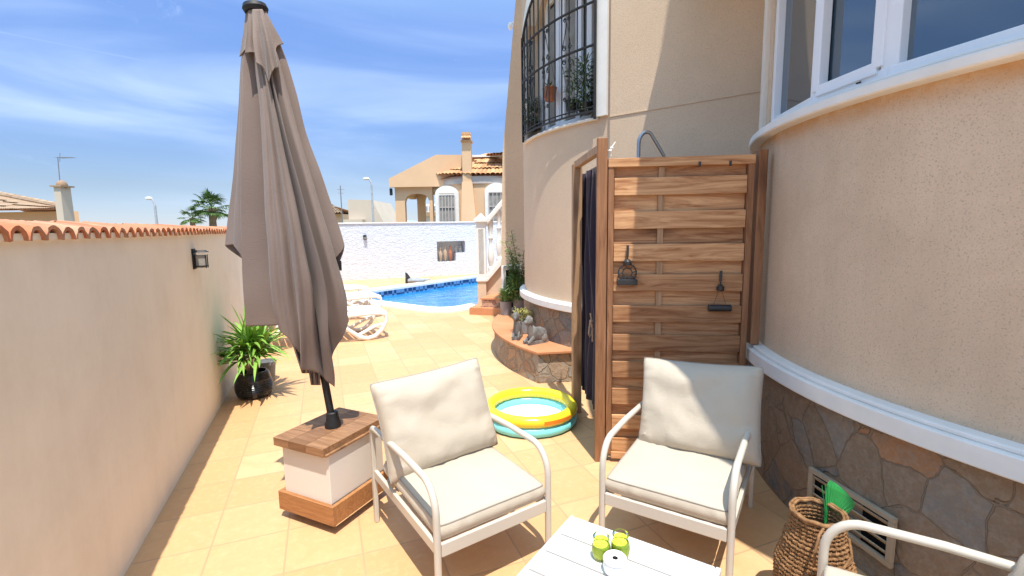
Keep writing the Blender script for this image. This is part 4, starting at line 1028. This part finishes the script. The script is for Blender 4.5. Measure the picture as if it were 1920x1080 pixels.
# ------------------------------------------------------------------ armchairs
def cushion(w, d, T, puff=.5, side=0.0, seed=0, wrinkle=.004, n=30, pinch=.03):
    """pillow centred at origin, lying in xy; side > 0 gives it a boxed edge; returns body and piping"""
    b = MB()
    def prof(u, v):
        a = max(0, 1-abs(u)**4.5); c = max(0, 1-abs(v)**4.5); return (a*c)**puff
    def outl(u, v):      # sides pulled in a little between the pointed corners
        x = u*w/2*(1-pinch*(1-v*v)*abs(u)**5); y = v*d/2*(1-pinch*(1-u*u)*abs(v)**5); r = abs(u*v)**10*.022; return x*(1-r), y*(1-r)
    def sm(q): return math.sin(q*PI/2)*.6+q*.4
    def wr(u, v, h):
        e = max(abs(u), abs(v)); pk = math.exp(-((e-.84)/.13)**2); al = v if abs(u) > abs(v) else u
        return wrinkle*(1.6*noise.noise(Vector((u*2.2+seed, v*2.6, seed)))*h + 1.1*pk*noise.noise(Vector((al*16+seed*3, (1 if abs(u) > abs(v) else 9), seed+3))) + .8*h*noise.noise(Vector((u*7, v*3+seed, 2))))
    top = []; bot = []
    for j in range(n+1):
        v = sm(-1+2*j/n); rt = []; rb = []
        for i in range(n+1):
            u = sm(-1+2*i/n); x, y = outl(u, v); h = prof(u, v); q = wr(u, v, h)
            rt.append(b.bm.verts.new((x, y, side/2+T*.55*h+q*(h > .02)))); rb.append(b.bm.verts.new((x, y, -side/2-T*.45*h-q*.5*(h > .02)-.0004)))
        top.append(rt); bot.append(rb)
    for j in range(n):
        for i in range(n):
            b.face([top[j][i], top[j][i+1], top[j+1][i+1], top[j+1][i]], True); b.face([bot[j][i+1], bot[j][i], bot[j+1][i], bot[j+1][i+1]], True)
    pts = []; m_ = 40
    for s in range(4):
        for i in range(m_):
            q = sm(-1+2*i/m_); u, v = ((q, -1), (1, q), (-q, 1), (-1, -q))[s]; x, y = outl(u, v); pts.append((x, y))
    if side:
        rr = []
        for k in range(7):
            zz_ = -side/2+side*k/6; o_ = .011*math.sin(PI*k/6)
            rr.append([Vector((x*(1+o_/(w/2)), y*(1+o_/(d/2)), zz_))+Vector((1, 1, 0))*.004*math.sin(PI*k/6)*noise.noise(Vector((x*30, y*30, seed))) for x, y in pts])
        b.rings(rr, True, False)
    else: bmesh.ops.remove_doubles(b.bm, verts=b.bm.verts, dist=.0012)
    p = MB(); p.tube([(x, y, side/2) for x, y in pts], .0036, 6, closed=True)
    return b, p
def armchair(loc, rz, label, back_off=(0, 0), back_rot=0, back_tilt=20):
    t = thing('garden_armchair', label, 'armchair', loc, rz, 'cream metal armchairs round the low table')
    w, L_ = .545, .735; hw = w/2; fy = -L_/2; ry = L_/2; rt_ = .0145; AZ = .525
    for s in (-1, 1):       # one bent tube: front leg, arm, with its rear leg
        b = MB(); pts = [(s*hw, fy, 0), (s*hw, fy, .30), (s*hw, fy, .40)]
        for i in range(1, 9):
            a = PI/2*i/8; pts.append((s*hw, fy+.11*(1-math.cos(a)), .40+(AZ-.40)*math.sin(a)))
        pts += [(s*hw, fy+.3, AZ+.004), (s*hw, ry-.05, AZ-.012), (s*hw, ry-.012, AZ-.018), (s*hw, ry+.0, AZ-.035)]
        b.tube(pts, rt_, 12); b.build('armrest', M['cream_metal'], t)
        b = MB(); b.box((s*hw, ry, (AZ-.03)/2), (.022, .030, AZ-.03)); b.build('rear_leg', M['cream_metal'], t, .004)
        b = MB(); b.box((s*(hw-.004), 0, .265), (.018, L_-.03, .045)); b.build('side_rail', M['cream_metal'], t, .003)
    b = MB(); b.box((0, fy+.002, .262), (w-.03, .018, .055)); b.build('front_rail', M['cream_metal'], t, .003)
    b = MB(); b.box((0, ry-.10, .235), (w-.04, .02, .045)); b.build('rear_rail', M['cream_metal'], t, .003)
    b = MB()
    for k in range(6): b.box((0, fy+.09+k*.10, .282), (w-.05, .04, .008))
    b.build('seat_slats', M['cream_metal'], t)
    b = MB()
    th = R(back_tilt)
    for s in (-1, 1): b.box((s*.215, ry-.085+.155, .45), (.02, .02, .44), rx=-th)
    for k in range(4): b.box((0, ry-.085+.155+(k-1.5)*.115*math.sin(th), .45+(k-1.5)*.115*math.cos(th)), (.41, .012, .035), rx=-th)
    bf = b.build('back_frame', M['cream_metal'], t, .002); bf.location = (0, -.10, -.02)
    c, p = cushion(.515, .61, .035, .40, side=.062, seed=len(label), wrinkle=.0045, pinch=.01)
    sc = c.build('seat_cushion', M['cushion'], t); sc.location = (0, -.055, .333); sc.rotation_euler = (R(1.5), 0, 0)
    p.build('seam', M['piping'], sc)
    c, p = cushion(.59, .468, .165, .50, seed=len(label)+3, wrinkle=.010, pinch=.045)
    bc = c.build('back_cushion', M['cushion'], t); bc.location = (back_off[0], .155+back_off[1], .575); bc.rotation_euler = (R(90-back_tilt), back_rot, 0)
    p.build('seam', M['piping'], bc)
    return t
ch = armchair((.525, 2.12, 0), R(13), 'cream metal armchair with beige cushions next to the parasol stand', (-.01, 0), R(-3))
ch2 = copy_thing(ch, (1.585, 1.775, 0), R(-54), 'cream metal armchair with beige cushions in front of the wooden screen')
[setattr(c_, 'location', (.03, c_.location.y, c_.location.z)) for c_ in ch2.children if c_.name.startswith('back_cushion')]
ch3 = copy_thing(ch, (1.50, .56, 0), R(-146), 'cream metal armchair at the bottom right, mostly out of view with only an armrest showing')

# ------------------------------------------------------------------ low table
ta = math.atan2(-.46, .32)
t = thing('coffee_table', 'low white slatted metal table between the armchairs', 'table', (.862, 1.591, 0), ta)
# local x along the far short edge, local -y towards the viewer's left
TW, TL, TZ = .565, .92, .35
b = MB()
nsl = 8; swd = (TL-.02)/nsl
for k in range(nsl): b.box((TW/2, -.01-swd*(k+.5), TZ-.008), (TW-.036, swd-.009, .014))
b.build('tabletop', M['tablewhite'], t, .002)
b = MB()
for x in (.010, TW-.010): b.box((x, -TL/2, TZ-.012), (.018, TL, .030))
for y in (-.009, -TL+.009): b.box((TW/2, y, TZ-.0125), (TW-.04, .016, .028))
b.build('frame', M['tablewhite'], t, .005)
for x in (.02, TW-.02):
    for y in (-.03, -TL+.03):
        b = MB(); b.tube([(x, y, 0), (x, y, TZ-.028)], .013, 10); b.build('leg', M['cream_metal'], t)
for nm, px_, py_, lab in (('candle_jar', 1127, 1045, 'glass jar with lime green candle, left one of the pair on the table'), ('candle_jar', 1163, 1041, 'glass jar with lime green candle, right one of the pair, behind the white pot')):
    q = G(px_, py_, TZ); j = thing(nm, lab, 'candle', (q.x, q.y, TZ+.0005), 0, 'lime candles on the table')
    r = .031
    b = MB(); b.lathe([(r*.80, .0), (r*.98, .006), (r*1.08, .03), (r*1.02, .046), (r*.86, .060), (r*.80, .068), (r*.92, .073), (r*.92, .080), (r*.86, .082)], (0, 0, 0), 28, cap=False); b.build('jar', M['clear'], j)
    b = MB(); b.lathe([(r*.7, .006), (r*.93, .010), (r*1.0, .03), (r*.95, .046), (r*.2, .0455)], (0, 0, 0), 28); w = b.build('wax', M['wax'], j)
    b = MB(); b.tube([(0, 0, .045), (.001, 0, .053)], .0008, 6); b.build('wick', M['dark'], w)
q = G(1153, 1072, TZ); j = thing('ashtray', 'round white lidded pot with a small hole in front of the green candles', 'pot', (q.x, q.y, TZ+.0005))
b = MB(); b.lathe([(.028, 0), (.037, .006), (.040, .022), (.038, .036), (.036, .039)], (0, 0, 0), 36); b.build('bowl', M['plastic'], j)
b = MB(); b.lathe([(.035, .040), (.040, .043), (.040, .049), (.036, .054), (.012, .052), (.009, .049), (.009, .042)], (0, 0, 0), 36); b.build('lid', M['plastic'], j)
b = MB(); b.lathe([(.001, .0505), (.0088, .0505)], (0, 0, 0), 20, cap=False); b.build('hole', M['dark'], j)

# ------------------------------------------------------------------ wicker basket with green fan
BK = Vector((1.665, 1.145, 0)); t = thing('wicker_basket', 'tall round brown wicker basket by the stone wall', 'basket', tuple(BK))
def brad(z):
    for (z0, r0_), (z1, r1_) in zip(((0, .095), (.10, .125), (.20, .128), (.30, .105), (.37, .086), (.43, .086)), ((.10, .125), (.20, .128), (.30, .105), (.37, .086), (.43, .086), (.5, .086))):
        if z <= z1: u = (z-z0)/(z1-z0); u = u*u*(3-2*u); return r0_+(r1_-r0_)*u
    return .086
b = MB(); z = .012; row = 0
while z < .415:
    r = brad(z); n_ = 96; st = 34
    for ph in (0, 1):
        b.tube([((r+.0058*math.sin(a_*st+ph*PI+row*PI))*math.cos(a_), (r+.0058*math.sin(a_*st+ph*PI+row*PI))*math.sin(a_), z+.0025*math.cos(a_*st+ph*PI)) for a_ in [2*PI*i/n_ for i in range(n_)]], .0054, 5, closed=True)
    z += .0150; row += 1
b.build('weave', M['wicker'], t)
b = MB()
for k in range(17):
    a = 2*PI*k/17; b.tube([(brad(z)*math.cos(a), brad(z)*math.sin(a), z) for z in [i*.042 for i in range(11)]], .0035, 5)
b.build('uprights', M['wicker'], t)
b = MB()
for dz, dr in ((.418, 0), (.428, .004), (.426, -.006)): b.tube([((.087+dr)*math.cos(a_), (.087+dr)*math.sin(a_), dz+.002*math.sin(a_*9)) for a_ in [2*PI*i/60 for i in range(60)]], .0055, 7, closed=True)
b.build('rim', M['wicker'], t)
b = MB(); b.tube([(-.060, -.066, .42), (-.095, -.075, .405), (-.125, -.085, .35), (-.118, -.080, .30), (-.075, -.088, .275), (-.02, -.118, .285), (.03, -.112, .315), (.05, -.085, .36)], .0048, 8); b.build('handle', M['wicker'], t)
b = MB(); b.lathe([(.001, .004), (.094, .004)], (0, 0, 0), 24, cap=False); b.build('base', M['wicker'], t)
# green fan shaped scoop standing in the basket
fp = BK+Vector((.045, .03, 0)); q = PL(1568, 990, fp, f0); t = thing('green_fan', 'bright green fan shaped plastic scoop sticking out of the basket', 'toy', tuple(q))
def fpt(x, y, k=0): return PL(x, y, fp, f0)-q+f0*(.006*math.sin((x-1548)*.055)+k)
b = MB(); b.slab([fpt(*p) for p in ((1546, 985), (1546, 960), (1548, 930), (1552, 910), (1558, 902), (1570, 908), (1586, 922), (1598, 936), (1603, 944), (1600, 954), (1592, 964), (1580, 974), (1568, 984))], f0*.004)
b.build('blade', M['greenfan'], t)
b = MB()
for k in range(12):
    a = R(100-k*6.5); b.tube([fpt(1550, 984, -.001), fpt(1550+72*math.cos(a)*.82, 984-76*math.sin(a), -.002)], .0011, 5)
b.build('ribs', M['greenfan'], t)
b = MB(); b.tube([fpt(1556, 984), fpt(1560, 1010, .01), fpt(1560, 1070, .02)], .006, 8); b.build('handle', M['greenfan'], t)

# ------------------------------------------------------------------ beyond the walls
def local(D, ox):     # frame facing the camera: local x right, local y away
    q = AT(ox, 430, D); return Vector((q.x, q.y, 0)), -YAW
def lx(px_, py_, D, o):
    q = AT(px_, py_, D); return (q-o).dot(r0), q.z
def tiles_on(b, p0, p1, q0, q1, n, r):
    """barrel tiles running from eave edge p0-p1 up to ridge edge q0-q1"""
    for k in range(n):
        u = (k+.5)/n; a = Vector(p0).lerp(Vector(p1), u); c = Vector(q0).lerp(Vector(q1), u)
        segs = max(2, int((c-a).length/.42)); wv = (Vector(p1)-Vector(p0)).normalized()
        nr = wv.cross(c-a).normalized(); nr = nr if nr.z > 0 else -nr
        for s_i in range(segs):
            s0 = a.lerp(c, s_i/segs); s1 = a.lerp(c, (s_i+1.12)/segs); rr = r*random.uniform(.9, 1.1)
            rings = []
            for P_, k_ in ((s0, 1.0), (s1, .86)): rings.append([P_ + wv*(-rr*k_*math.cos(PI*j/6)) + nr*(rr*k_*math.sin(PI*j/6)+(.04 if k_ == 1 else .0)) for j in range(7)])
            b.rings(rings, False, False, True)

# neighbouring villa
D = 21.0; vo3, vrz = local(D, 808); t = thing('villa', 'orange beige villa with arched porch, tiled roof and tapered chimney behind the pool wall', 'house', tuple(vo3), vrz); V = t
def X(px_, py_=400): return lx(px_, py_, D, vo3)[0]
def Z(py_, px_=850): return lx(px_, py_, D, vo3)[1]
zb = -1.0
def archwall(b, x0, x1, z1, ops, y, th, n=40, z1f=None):
    """wall in the local xz plane with arched openings (xa, xb, top)"""
    xs = sorted(set([x0, x1] + [o[0] for o in ops] + [o[1] for o in ops] + [o[0]+(o[1]-o[0])*i/14 for o in ops for i in range(15)] + [x0+(x1-x0)*i/6 for i in range(7)]))
    for a, c in zip(xs, xs[1:]):
        m = (a+c)/2; lo = [zb, zb]
        for o in ops:
            if o[0] < m < o[1]:
                w = (o[1]-o[0])/2; cx__ = (o[0]+o[1])/2; sh = o[3]
                lo = [o[2]-sh*(1-math.sqrt(max(0, 1-min(1, abs(x-cx__)/w)**2.4))) for x in (a, c)]
        t0, t1 = (z1f(a), z1f(c)) if z1f else (z1, z1)
        b.slab([(a, y, lo[0]), (c, y, lo[1]), (c, y, t1), (a, y, t0)], (0, th, 0))
b = MB()
gz = lambda x: Z(333)+(Z(291)-Z(333))*min(1, max(0, (x-X(737))/(X(822)-X(737))))
archwall(b, X(742), X(812), 0, [(X(760), X(806), Z(362), .35)], 0, .3, z1f=lambda x: gz(x))
b.slab([(X(731, 333), -.2, Z(350)), (X(880), -.2, Z(350)), (X(880), -.2, Z(292)), (X(822), -.2, Z(291)), (X(731, 333), -.2, Z(334))], (0, .2, 0))
XX = lambda p_: (AT(p_, 400, D+3.4)-vo3).dot(r0)
zr3 = 1.5+(Z(364)-1.5)*(D+3.4)/D
archwall(b, XX(748), XX(832), 1.5+(Z(350)-1.5)*(D+3.4)/D, [(XX(758), XX(783), zr3, .3), (XX(797), XX(826), zr3, .3)], 3.4, .3)
b.slab([(X(742), .31, Z(364)), (X(742), 3.39, Z(364)), (X(742), 3.39, Z(350)), (X(742), .31, Z(350))], (.25, 0, 0))
b.build('porch', M['villa'], V)
b = MB(); b.slab([(X(738), 0.3, Z(350)), (X(945), .3, Z(350)), (X(945), 3.7, Z(350)), (X(738), 3.7, Z(350))], (0, 0, .25)); b.build('porch_ceiling', M['villagrey'], V)
b = MB(); b.slab([(X(820), .3, Z(335)), (X(1010), .3, Z(335)), (X(1010), .3, Z(294)), (X(820), .3, Z(294))], (0, 4, 0)); b.build('upper_wall', M['villa'], V)
b = MB(); b.slab([(X(819), .15, Z(294)), (X(1012), .15, Z(294)), (X(1012), .15, Z(290)), (X(819), .15, Z(290))], (0, 4.3, 0)); b.build('parapet_cap', M['band'], V)
ZZ = lambda py, y: 1.5+(Z(py)-1.5)*(D+y)/D
cxv, cyv = X(905), 1.3; rv = X(905)-X(812)
b = MB(); b.arc((cxv, cyv), rv-.3, rv, zb, Z(340), 180, 330, 40); b.build('bay_wall', M['villa'], V)
b = MB(); b.arc((cxv, cyv), rv-.2, rv+.06, ZZ(345, -.8), ZZ(331, -.8), 178, 330, 40); b.build('fascia', M['villagrey'], V)
b = MB(); random.seed(9)
for k in range(30):
    a0 = R(178+k*4.6); a1 = R(178+(k+1)*4.6); am = (a0+a1)/2
    e0 = Vector((cxv+(rv+.35)*math.cos(am), cyv+(rv+.35)*math.sin(am)*.9, ZZ(331, cyv+(rv+.35)*math.sin(am)*.9))); e1 = Vector((cxv+rv*.25*math.cos(am)+.4, cyv+rv*.35*math.sin(am)+.1, ZZ(293, .6)))
    wv = Vector((-math.sin(am), math.cos(am), 0)); hw_ = .11
    tiles_on(b, e0-wv*hw_*1.25, e0+wv*hw_*1.25, e1-wv*hw_*.5, e1+wv*hw_*.5, 1, .125)
b.build('roof_tiles', M['roof'], V)
b = MB(); nn_ = 24
b.rings([[(cxv+(rv+.3)*math.cos(R(178+150*i/nn_)), cyv+(rv+.3)*.9*math.sin(R(178+150*i/nn_)), ZZ(333, -.9)) for i in range(nn_+1)], [(cxv+rv*.25*math.cos(R(178+150*i/nn_))+.4, cyv+.1+rv*.35*math.sin(R(178+150*i/nn_)), ZZ(294.5, .6)) for i in range(nn_+1)]], False, False); b.build('roof_deck', M['terratile'], V)
b = MB(); tiles_on(b, (X(917), -.6, Z(299)), (X(960), -.6, Z(297)), (X(925), .6, Z(289)), (X(960), .6, Z(287)), 8, .10); b.build('upper_tiles', M['roof'], V)
cy0 = cyv-rv*.92-.25
cx_v = X(880)
b = MB(); b.prism([(X(866), cy0-.55), (X(907), cy0-.55), (X(907), cy0+.8), (X(866), cy0+.8)], zb, Z(345), [(X(871.5), cy0), (X(890), cy0), (X(890), cy0+.8), (X(871.5), cy0+.8)])
b.prism([(X(873), cy0+.02), (X(889), cy0+.02), (X(889), cy0+.5), (X(873), cy0+.5)], Z(345)-.01, Z(273)); ch_ = b.build('chimney', M['villa'], V)
b = MB(); random.seed(4); b.prism([(X(871), cy0-.05), (X(891), cy0-.05), (X(891), cy0+.55), (X(871), cy0+.55)], Z(273)-.0, Z(270)); b.prism([(X(874), cy0), (X(888), cy0), (X(888), cy0+.5), (X(874), cy0+.5)], Z(270), Z(256))
for k in range(4): tiles_on(b, (X(872), cy0-.1, Z(270)), (X(890), cy0-.1, Z(270)), (X(874), cy0+.2, Z(257)), (X(888), cy0+.2, Z(257)), 4, .055)
b.build('chimney_cap', M['roof'], ch_)
def vwin(x0, x1, top, sh, y, doors):
    b = MB(); n = 12; w = (x1-x0)/2; cx__ = (x0+x1)/2; pts = [(x0-.12, y, zb), (x1+.12, y, zb)] + [(cx__+(w+.12)*math.cos(PI*i/n), y, top-sh+(sh+.1)*math.sin(PI*i/n)) for i in range(n+1)]
    b.slab(pts, (0, .7, 0)); f = b.build('window', M['band'], V)
    b = MB(); b.slab([(x0+.06, y-.02, zb), (x1-.06, y-.02, zb), (x1-.06, y-.02, top-sh*1.25), (x0+.06, y-.02, top-sh*1.25)], (0, .02, 0)); b.build('pane', M['curtain_in'], f)
    b = MB()
    for k in range(doors+1): xx = x0+.05+(x1-x0-.1)*k/doors; b.box((xx, y-.04, (top-sh*1.25+zb)/2), (.035, .03, top-sh*1.25-zb))
    for z in (Z(390), Z(365)): b.box((cx__, y-.045, z), (x1-x0-.1, .03, .04))
    b.build('shutter_bars', M['villagrey'], f)
yw = cyv-rv*.90
vwin(X(827), X(859), Z(355), .25, cyv-rv*.95, 5); vwin(X(917), X(950), Z(352), .25, cyv-rv*1.04, 4)
b = MB(); b.box((X(740)-.1, -.05, Z(358)), (.10, .12, .28)); b.sphere((X(740)-.1, -.05, Z(362)), .07); b.build('porch_lamp', M['black'], V)
# white object on the villa terrace
q = AT(756, 418, 18.5); b = MB(); b.prism([(-.18, -.1), (.18, -.1), (.18, .1), (-.18, .1)], 0, .32, [(-.02, -.08), (.10, -.08), (.10, .08), (-.02, .08)])
tag(b.build('folded_sunshade', M['band'], None, loc=(q.x, q.y, 1.42)), 'small white tapered cover showing above the pool wall below the villa porch', 'cover')

# white house seen through the porch arch
D = 60; o3, rz3 = local(D, 805); t = thing('white_house', 'white two storey house seen through the porch arches', 'house', tuple(o3), rz3)
b = MB(); xa, za = lx(790, 382, D, o3); xb, zb2 = lx(830, 382, D, o3); b.slab([(xa, 0, -2), (xb, 0, -2), (xb, 0, zb2), (xa, 0, za)], (0, 6, 0)); b.build('wall', M['band'], t)
for k in range(3):
    b = MB(); xx = lx(799+k*8, 392, D, o3)[0]; b.box((xx, -.02, lx(800, 391, D, o3)[1]), (.35, .06, .55)); b.build('window', M['galv'], t)
b = MB(); b.box(((xa+xb)/2, -.4, lx(800, 402, D, o3)[1]), (xb-xa, .8, .5)); b.build('balcony', M['roof2'], t)

# pale box building left of the villa
D = 38; o3, rz3 = local(D, 680); t = thing('pale_building', 'pale windowless block with a sloping right side beyond the pool wall', 'building', tuple(o3), rz3)
def L3(x, y): return lx(x, y, D, o3)
b = MB(); b.slab([(L3(652, 375)[0], 0, -2), (L3(719, 415)[0]+.6, 0, -2), (L3(719, 416)[0], 0, L3(719, 416)[1]), (L3(697, 375)[0], 0, L3(697, 375)[1]), (L3(652, 374)[0], 0, L3(652, 374)[1])], (0, 6, 0)); b.build('wall', M['palewall'], t)
b = MB(); b.slab([(L3(650, 413)[0], -.8, -2), (L3(685, 413)[0], -.8, -2), (L3(685, 413)[0], -.8, L3(650, 412)[1]), (L3(650, 413)[0], -.8, L3(650, 412)[1])], (0, .79, 0)); b.build('low_wall', M['palewall'], t)
D = 45; o3, rz3 = local(D, 630); t = thing('tiled_house', 'low tiled roof peeping out between the parasol and the pale block', 'house', tuple(o3), rz3); random.seed(2)
a_, z_ = lx(560, 402, D, o3); c_, _ = lx(645, 402, D, o3); e_, z2_ = lx(600, 392, D, o3)
b = MB(); b.slab([(a_, .5, -2), (c_-.4, .5, -2), (c_-.4, .5, z_), (a_, .5, z_)], (0, 6, 0)); b.build('wall', M['villa'], t)
b = MB(); b.rings([[(a_, 0, z_), (c_, 0, z_)], [(a_, 3, z2_+.5), (c_-2.2, 3, z2_+.5)], [(a_, 6.5, z_), (c_, 6.5, z_)]], False, False, False); tiles_on(b, (a_, 0, z_), (c_, 0, z_), (a_, 3, z2_+.5), (c_-2.2, 3, z2_+.5), 16, .14); b.build('roof', M['roof2'], t)

# neighbour on the left with tiled roof
D = 15.5; o3, rz3 = local(D, 60); t = thing('neighbour_house', 'beige house with a sunbleached tiled hip roof beyond the garden wall', 'house', tuple(o3), rz3)
def L4(x, y): return lx(x, y, D, o3)
xr = L4(131, 394)[0]; xb_ = (AT(128, 394, D+5.0)-o3).dot(r0); ze = L4(60, 394)[1]; xl_ = L4(-220, 394)[0]; zr = L4(0, 366)[1]+.5
b = MB(); xw_ = (AT(120, 400, D+4.6)-o3).dot(r0)-.3; b.prism([(xl_, .5), (L4(128, 400)[0]-.12, .5), (xw_, 4.6), (xl_, 4.6)], -1, ze-.03); b.build('wall', M['villa'], t)
random.seed(7); b = MB(); rq_ = AT(-14, 364, D+2.6); zr = rq_.z; rp = ((rq_-o3).dot(r0), 2.6, zr); rq = (xl_, 2.6, zr)
b.rings([[(xl_, 0, ze), (xr, 0, ze)], [rq, rp], [(xl_, 5.0, ze), (xb_, 5.0, ze)]], False, False, False)
vs = [b.bm.verts.new(p) for p in ((xr, 0, ze), (xb_, 5.0, ze), rp)]; b.face(vs)
b.build('roof_deck', M['terratile'], t)
b = MB(); nt_ = 84; wtot = xr-xl_
for k in range(nt_):
    u = (k+.5)/nt_; x = xl_+wtot*u; lim = 1.0 if x < rp[0] else (xr-x)/(xr-rp[0]); wv = wtot/nt_
    if lim > .06: tiles_on(b, (x-wv/2, 0, ze), (x+wv/2, 0, ze), (x-wv/2, 2.6*lim, ze+(zr-ze)*lim), (x+wv/2, 2.6*lim, ze+(zr-ze)*lim), 1, wv*.46)
for k in range(12):
    u = k/12; a = Vector((xr, 0, ze)).lerp(Vector(rp), u); c_ = Vector((xr, 0, ze)).lerp(Vector(rp), u+.09); b.tube([a+Vector((0, 0, .06)), c_+Vector((0, 0, .05))], .10, 8)
b.build('roof_tiles', M['roof2'], t)
o3c = AT(112, 430, 14.6); tc_ = thing('chimney', 'tall tapered chimney with a domed cap', 'chimney', (0, 0, 0)); bpy.data.objects.remove(tc_)
def L5(x, y): q = AT(x, y, 14.2); return (q-o3).dot(r0), q.z
yq = (AT(112, 400, 14.2)-o3).dot(f0)
b = MB(); x0, x1 = L5(103, 415)[0], L5(119, 415)[0]; t0, t1 = L5(98.5, 350)[0], L5(111, 350)[0]; zt_ = L5(100, 350)[1]
b.prism([(x0, yq), (x1, yq), (x1, yq+.4), (x0, yq+.4)], -1, zt_, [(t0, yq+.03), (t1, yq+.03), (t1, yq+.36), (t0, yq+.36)]); cm = b.build('chimney', M['palewall'], t)
b = MB(); xm = (t0+t1)/2; b.box((xm, yq+.2, zt_+.02), (.34, .44, .04)); b.sphere((xm, yq+.2, zt_+.05), (.13, .15, .15)); b.build('chimney_cap', M['roof2'], cm)
b = MB(); zt2 = L5(100, 293)[1]; zb_ = zt_+.15; b.tube([(xm-.05, yq+.2, zb_), (L5(96, 293)[0], yq+.2, zt2)], .012, 6)
xa0 = L5(95, 294)[0]; b.tube([(xa0, yq+.2, zt2-.01), (L5(130, 294)[0], yq+.2, zt2-.02)], .008, 5)
for k in range(7): x = xa0+.05+k*.07; b.tube([(x, yq+.05+.01*k, zt2-.012), (x, yq+.35-.01*k, zt2-.012)], .005, 4)
b.tube([(xa0+.06, yq+.2, zt2-.13), (xa0+.10, yq+.2, zt2+.12)], .007, 5); b.build('antenna', M['antenna'], cm)

# street lamps and mast
def street_lamp(px_, top, D, hx, label):
    q = AT(px_, top, D); s = D/900; t = thing('street_lamp', label, 'street lamp', (q.x, q.y, -1.5), -YAW, 'street lamps beyond the walls'); h = q.z+1.5
    b = MB(); b.tube([(0, 0, 0), (0, 0, h-.35)], [.09, .055], 10); b.tube([(0, 0, h-.35), (-.05, 0, h-.12), (-hx*s*.35, 0, h)], .045, 8); b.build('pole', M['galvpole'], t)
    b = MB(); b.sphere((-hx*s*.75, 0, h+.03), (hx*s*.5, .14, .09)); b.build('lamp_head', M['plastic'], t)
street_lamp(289, 373, 26, 13, 'street lamp rising above the terracotta coping left of the palms')
street_lamp(696, 336, 30, 12, 'street lamp standing in front of the pale block')
q = AT(638, 348, 40); b = MB(); b.tube([(0, 0, 0), (0, 0, q.z+1)], .04, 6); b.tube([(-.25, 0, q.z+.7), (.3, 0, q.z+.7)], .02, 5); b.tube([(-.2, 0, q.z+.4), (.2, 0, q.z+.4)], .02, 5)
tag(b.build('aerial_mast', M['antenna'], None, loc=(q.x, q.y, -1)), 'thin aerial mast beside the low tiled roof', 'mast')

# palms
def palm(px_, py_, D, rad, label, seed, nf=26):
    q = AT(px_, py_, D); s = D/900; r = rad*s; t = thing('palm_tree', label, 'palm tree', (q.x, q.y, -1.5), 0, 'palm trees beyond the walls'); h = q.z+1.5-.1
    random.seed(seed); b = MB(); pts = [(.1*math.sin(i*.7)*r*.2, 0, h*i/10) for i in range(11)]
    b.tube(pts, [r*.16*(1+.12*(i % 2)) for i in range(10)] + [r*.2], 10); b.build('trunk', M['trunk'], t)
    b = MB()
    for k in range(nf):
        a = random.uniform(0, 2*PI); el = R(random.uniform(-35, 80)); d = Vector((math.cos(a)*math.cos(el), math.sin(a)*math.cos(el), math.sin(el)))
        c = Vector((0, 0, h)); e = c+d*r*random.uniform(.5, .68)
        b.tube([c, e], r*.012, 4); side = d.cross(Vector((0, 0, 1))).normalized(); up_ = side.cross(d)
        for j in range(15):      # fan of blades
            th = R(-100+200*j/14); dd = (d*math.cos(th)+side*math.sin(th)+Vector((0, 0, -.12))).normalized()
            b.leaf(e, dd, r*random.uniform(.36, .50), r*.055, .7, 3, .3)
    b.build('crown', M['palm'], t)
palm(397, 388, 34, 37, 'taller palm tree standing right behind the parasol edge', 3, 34)
palm(360, 406, 33, 25, 'shorter palm tree just left of the taller one', 4, 26)
palm(722, 400, 42, 11, 'small distant palm between the pale block and the villa', 5, 20)
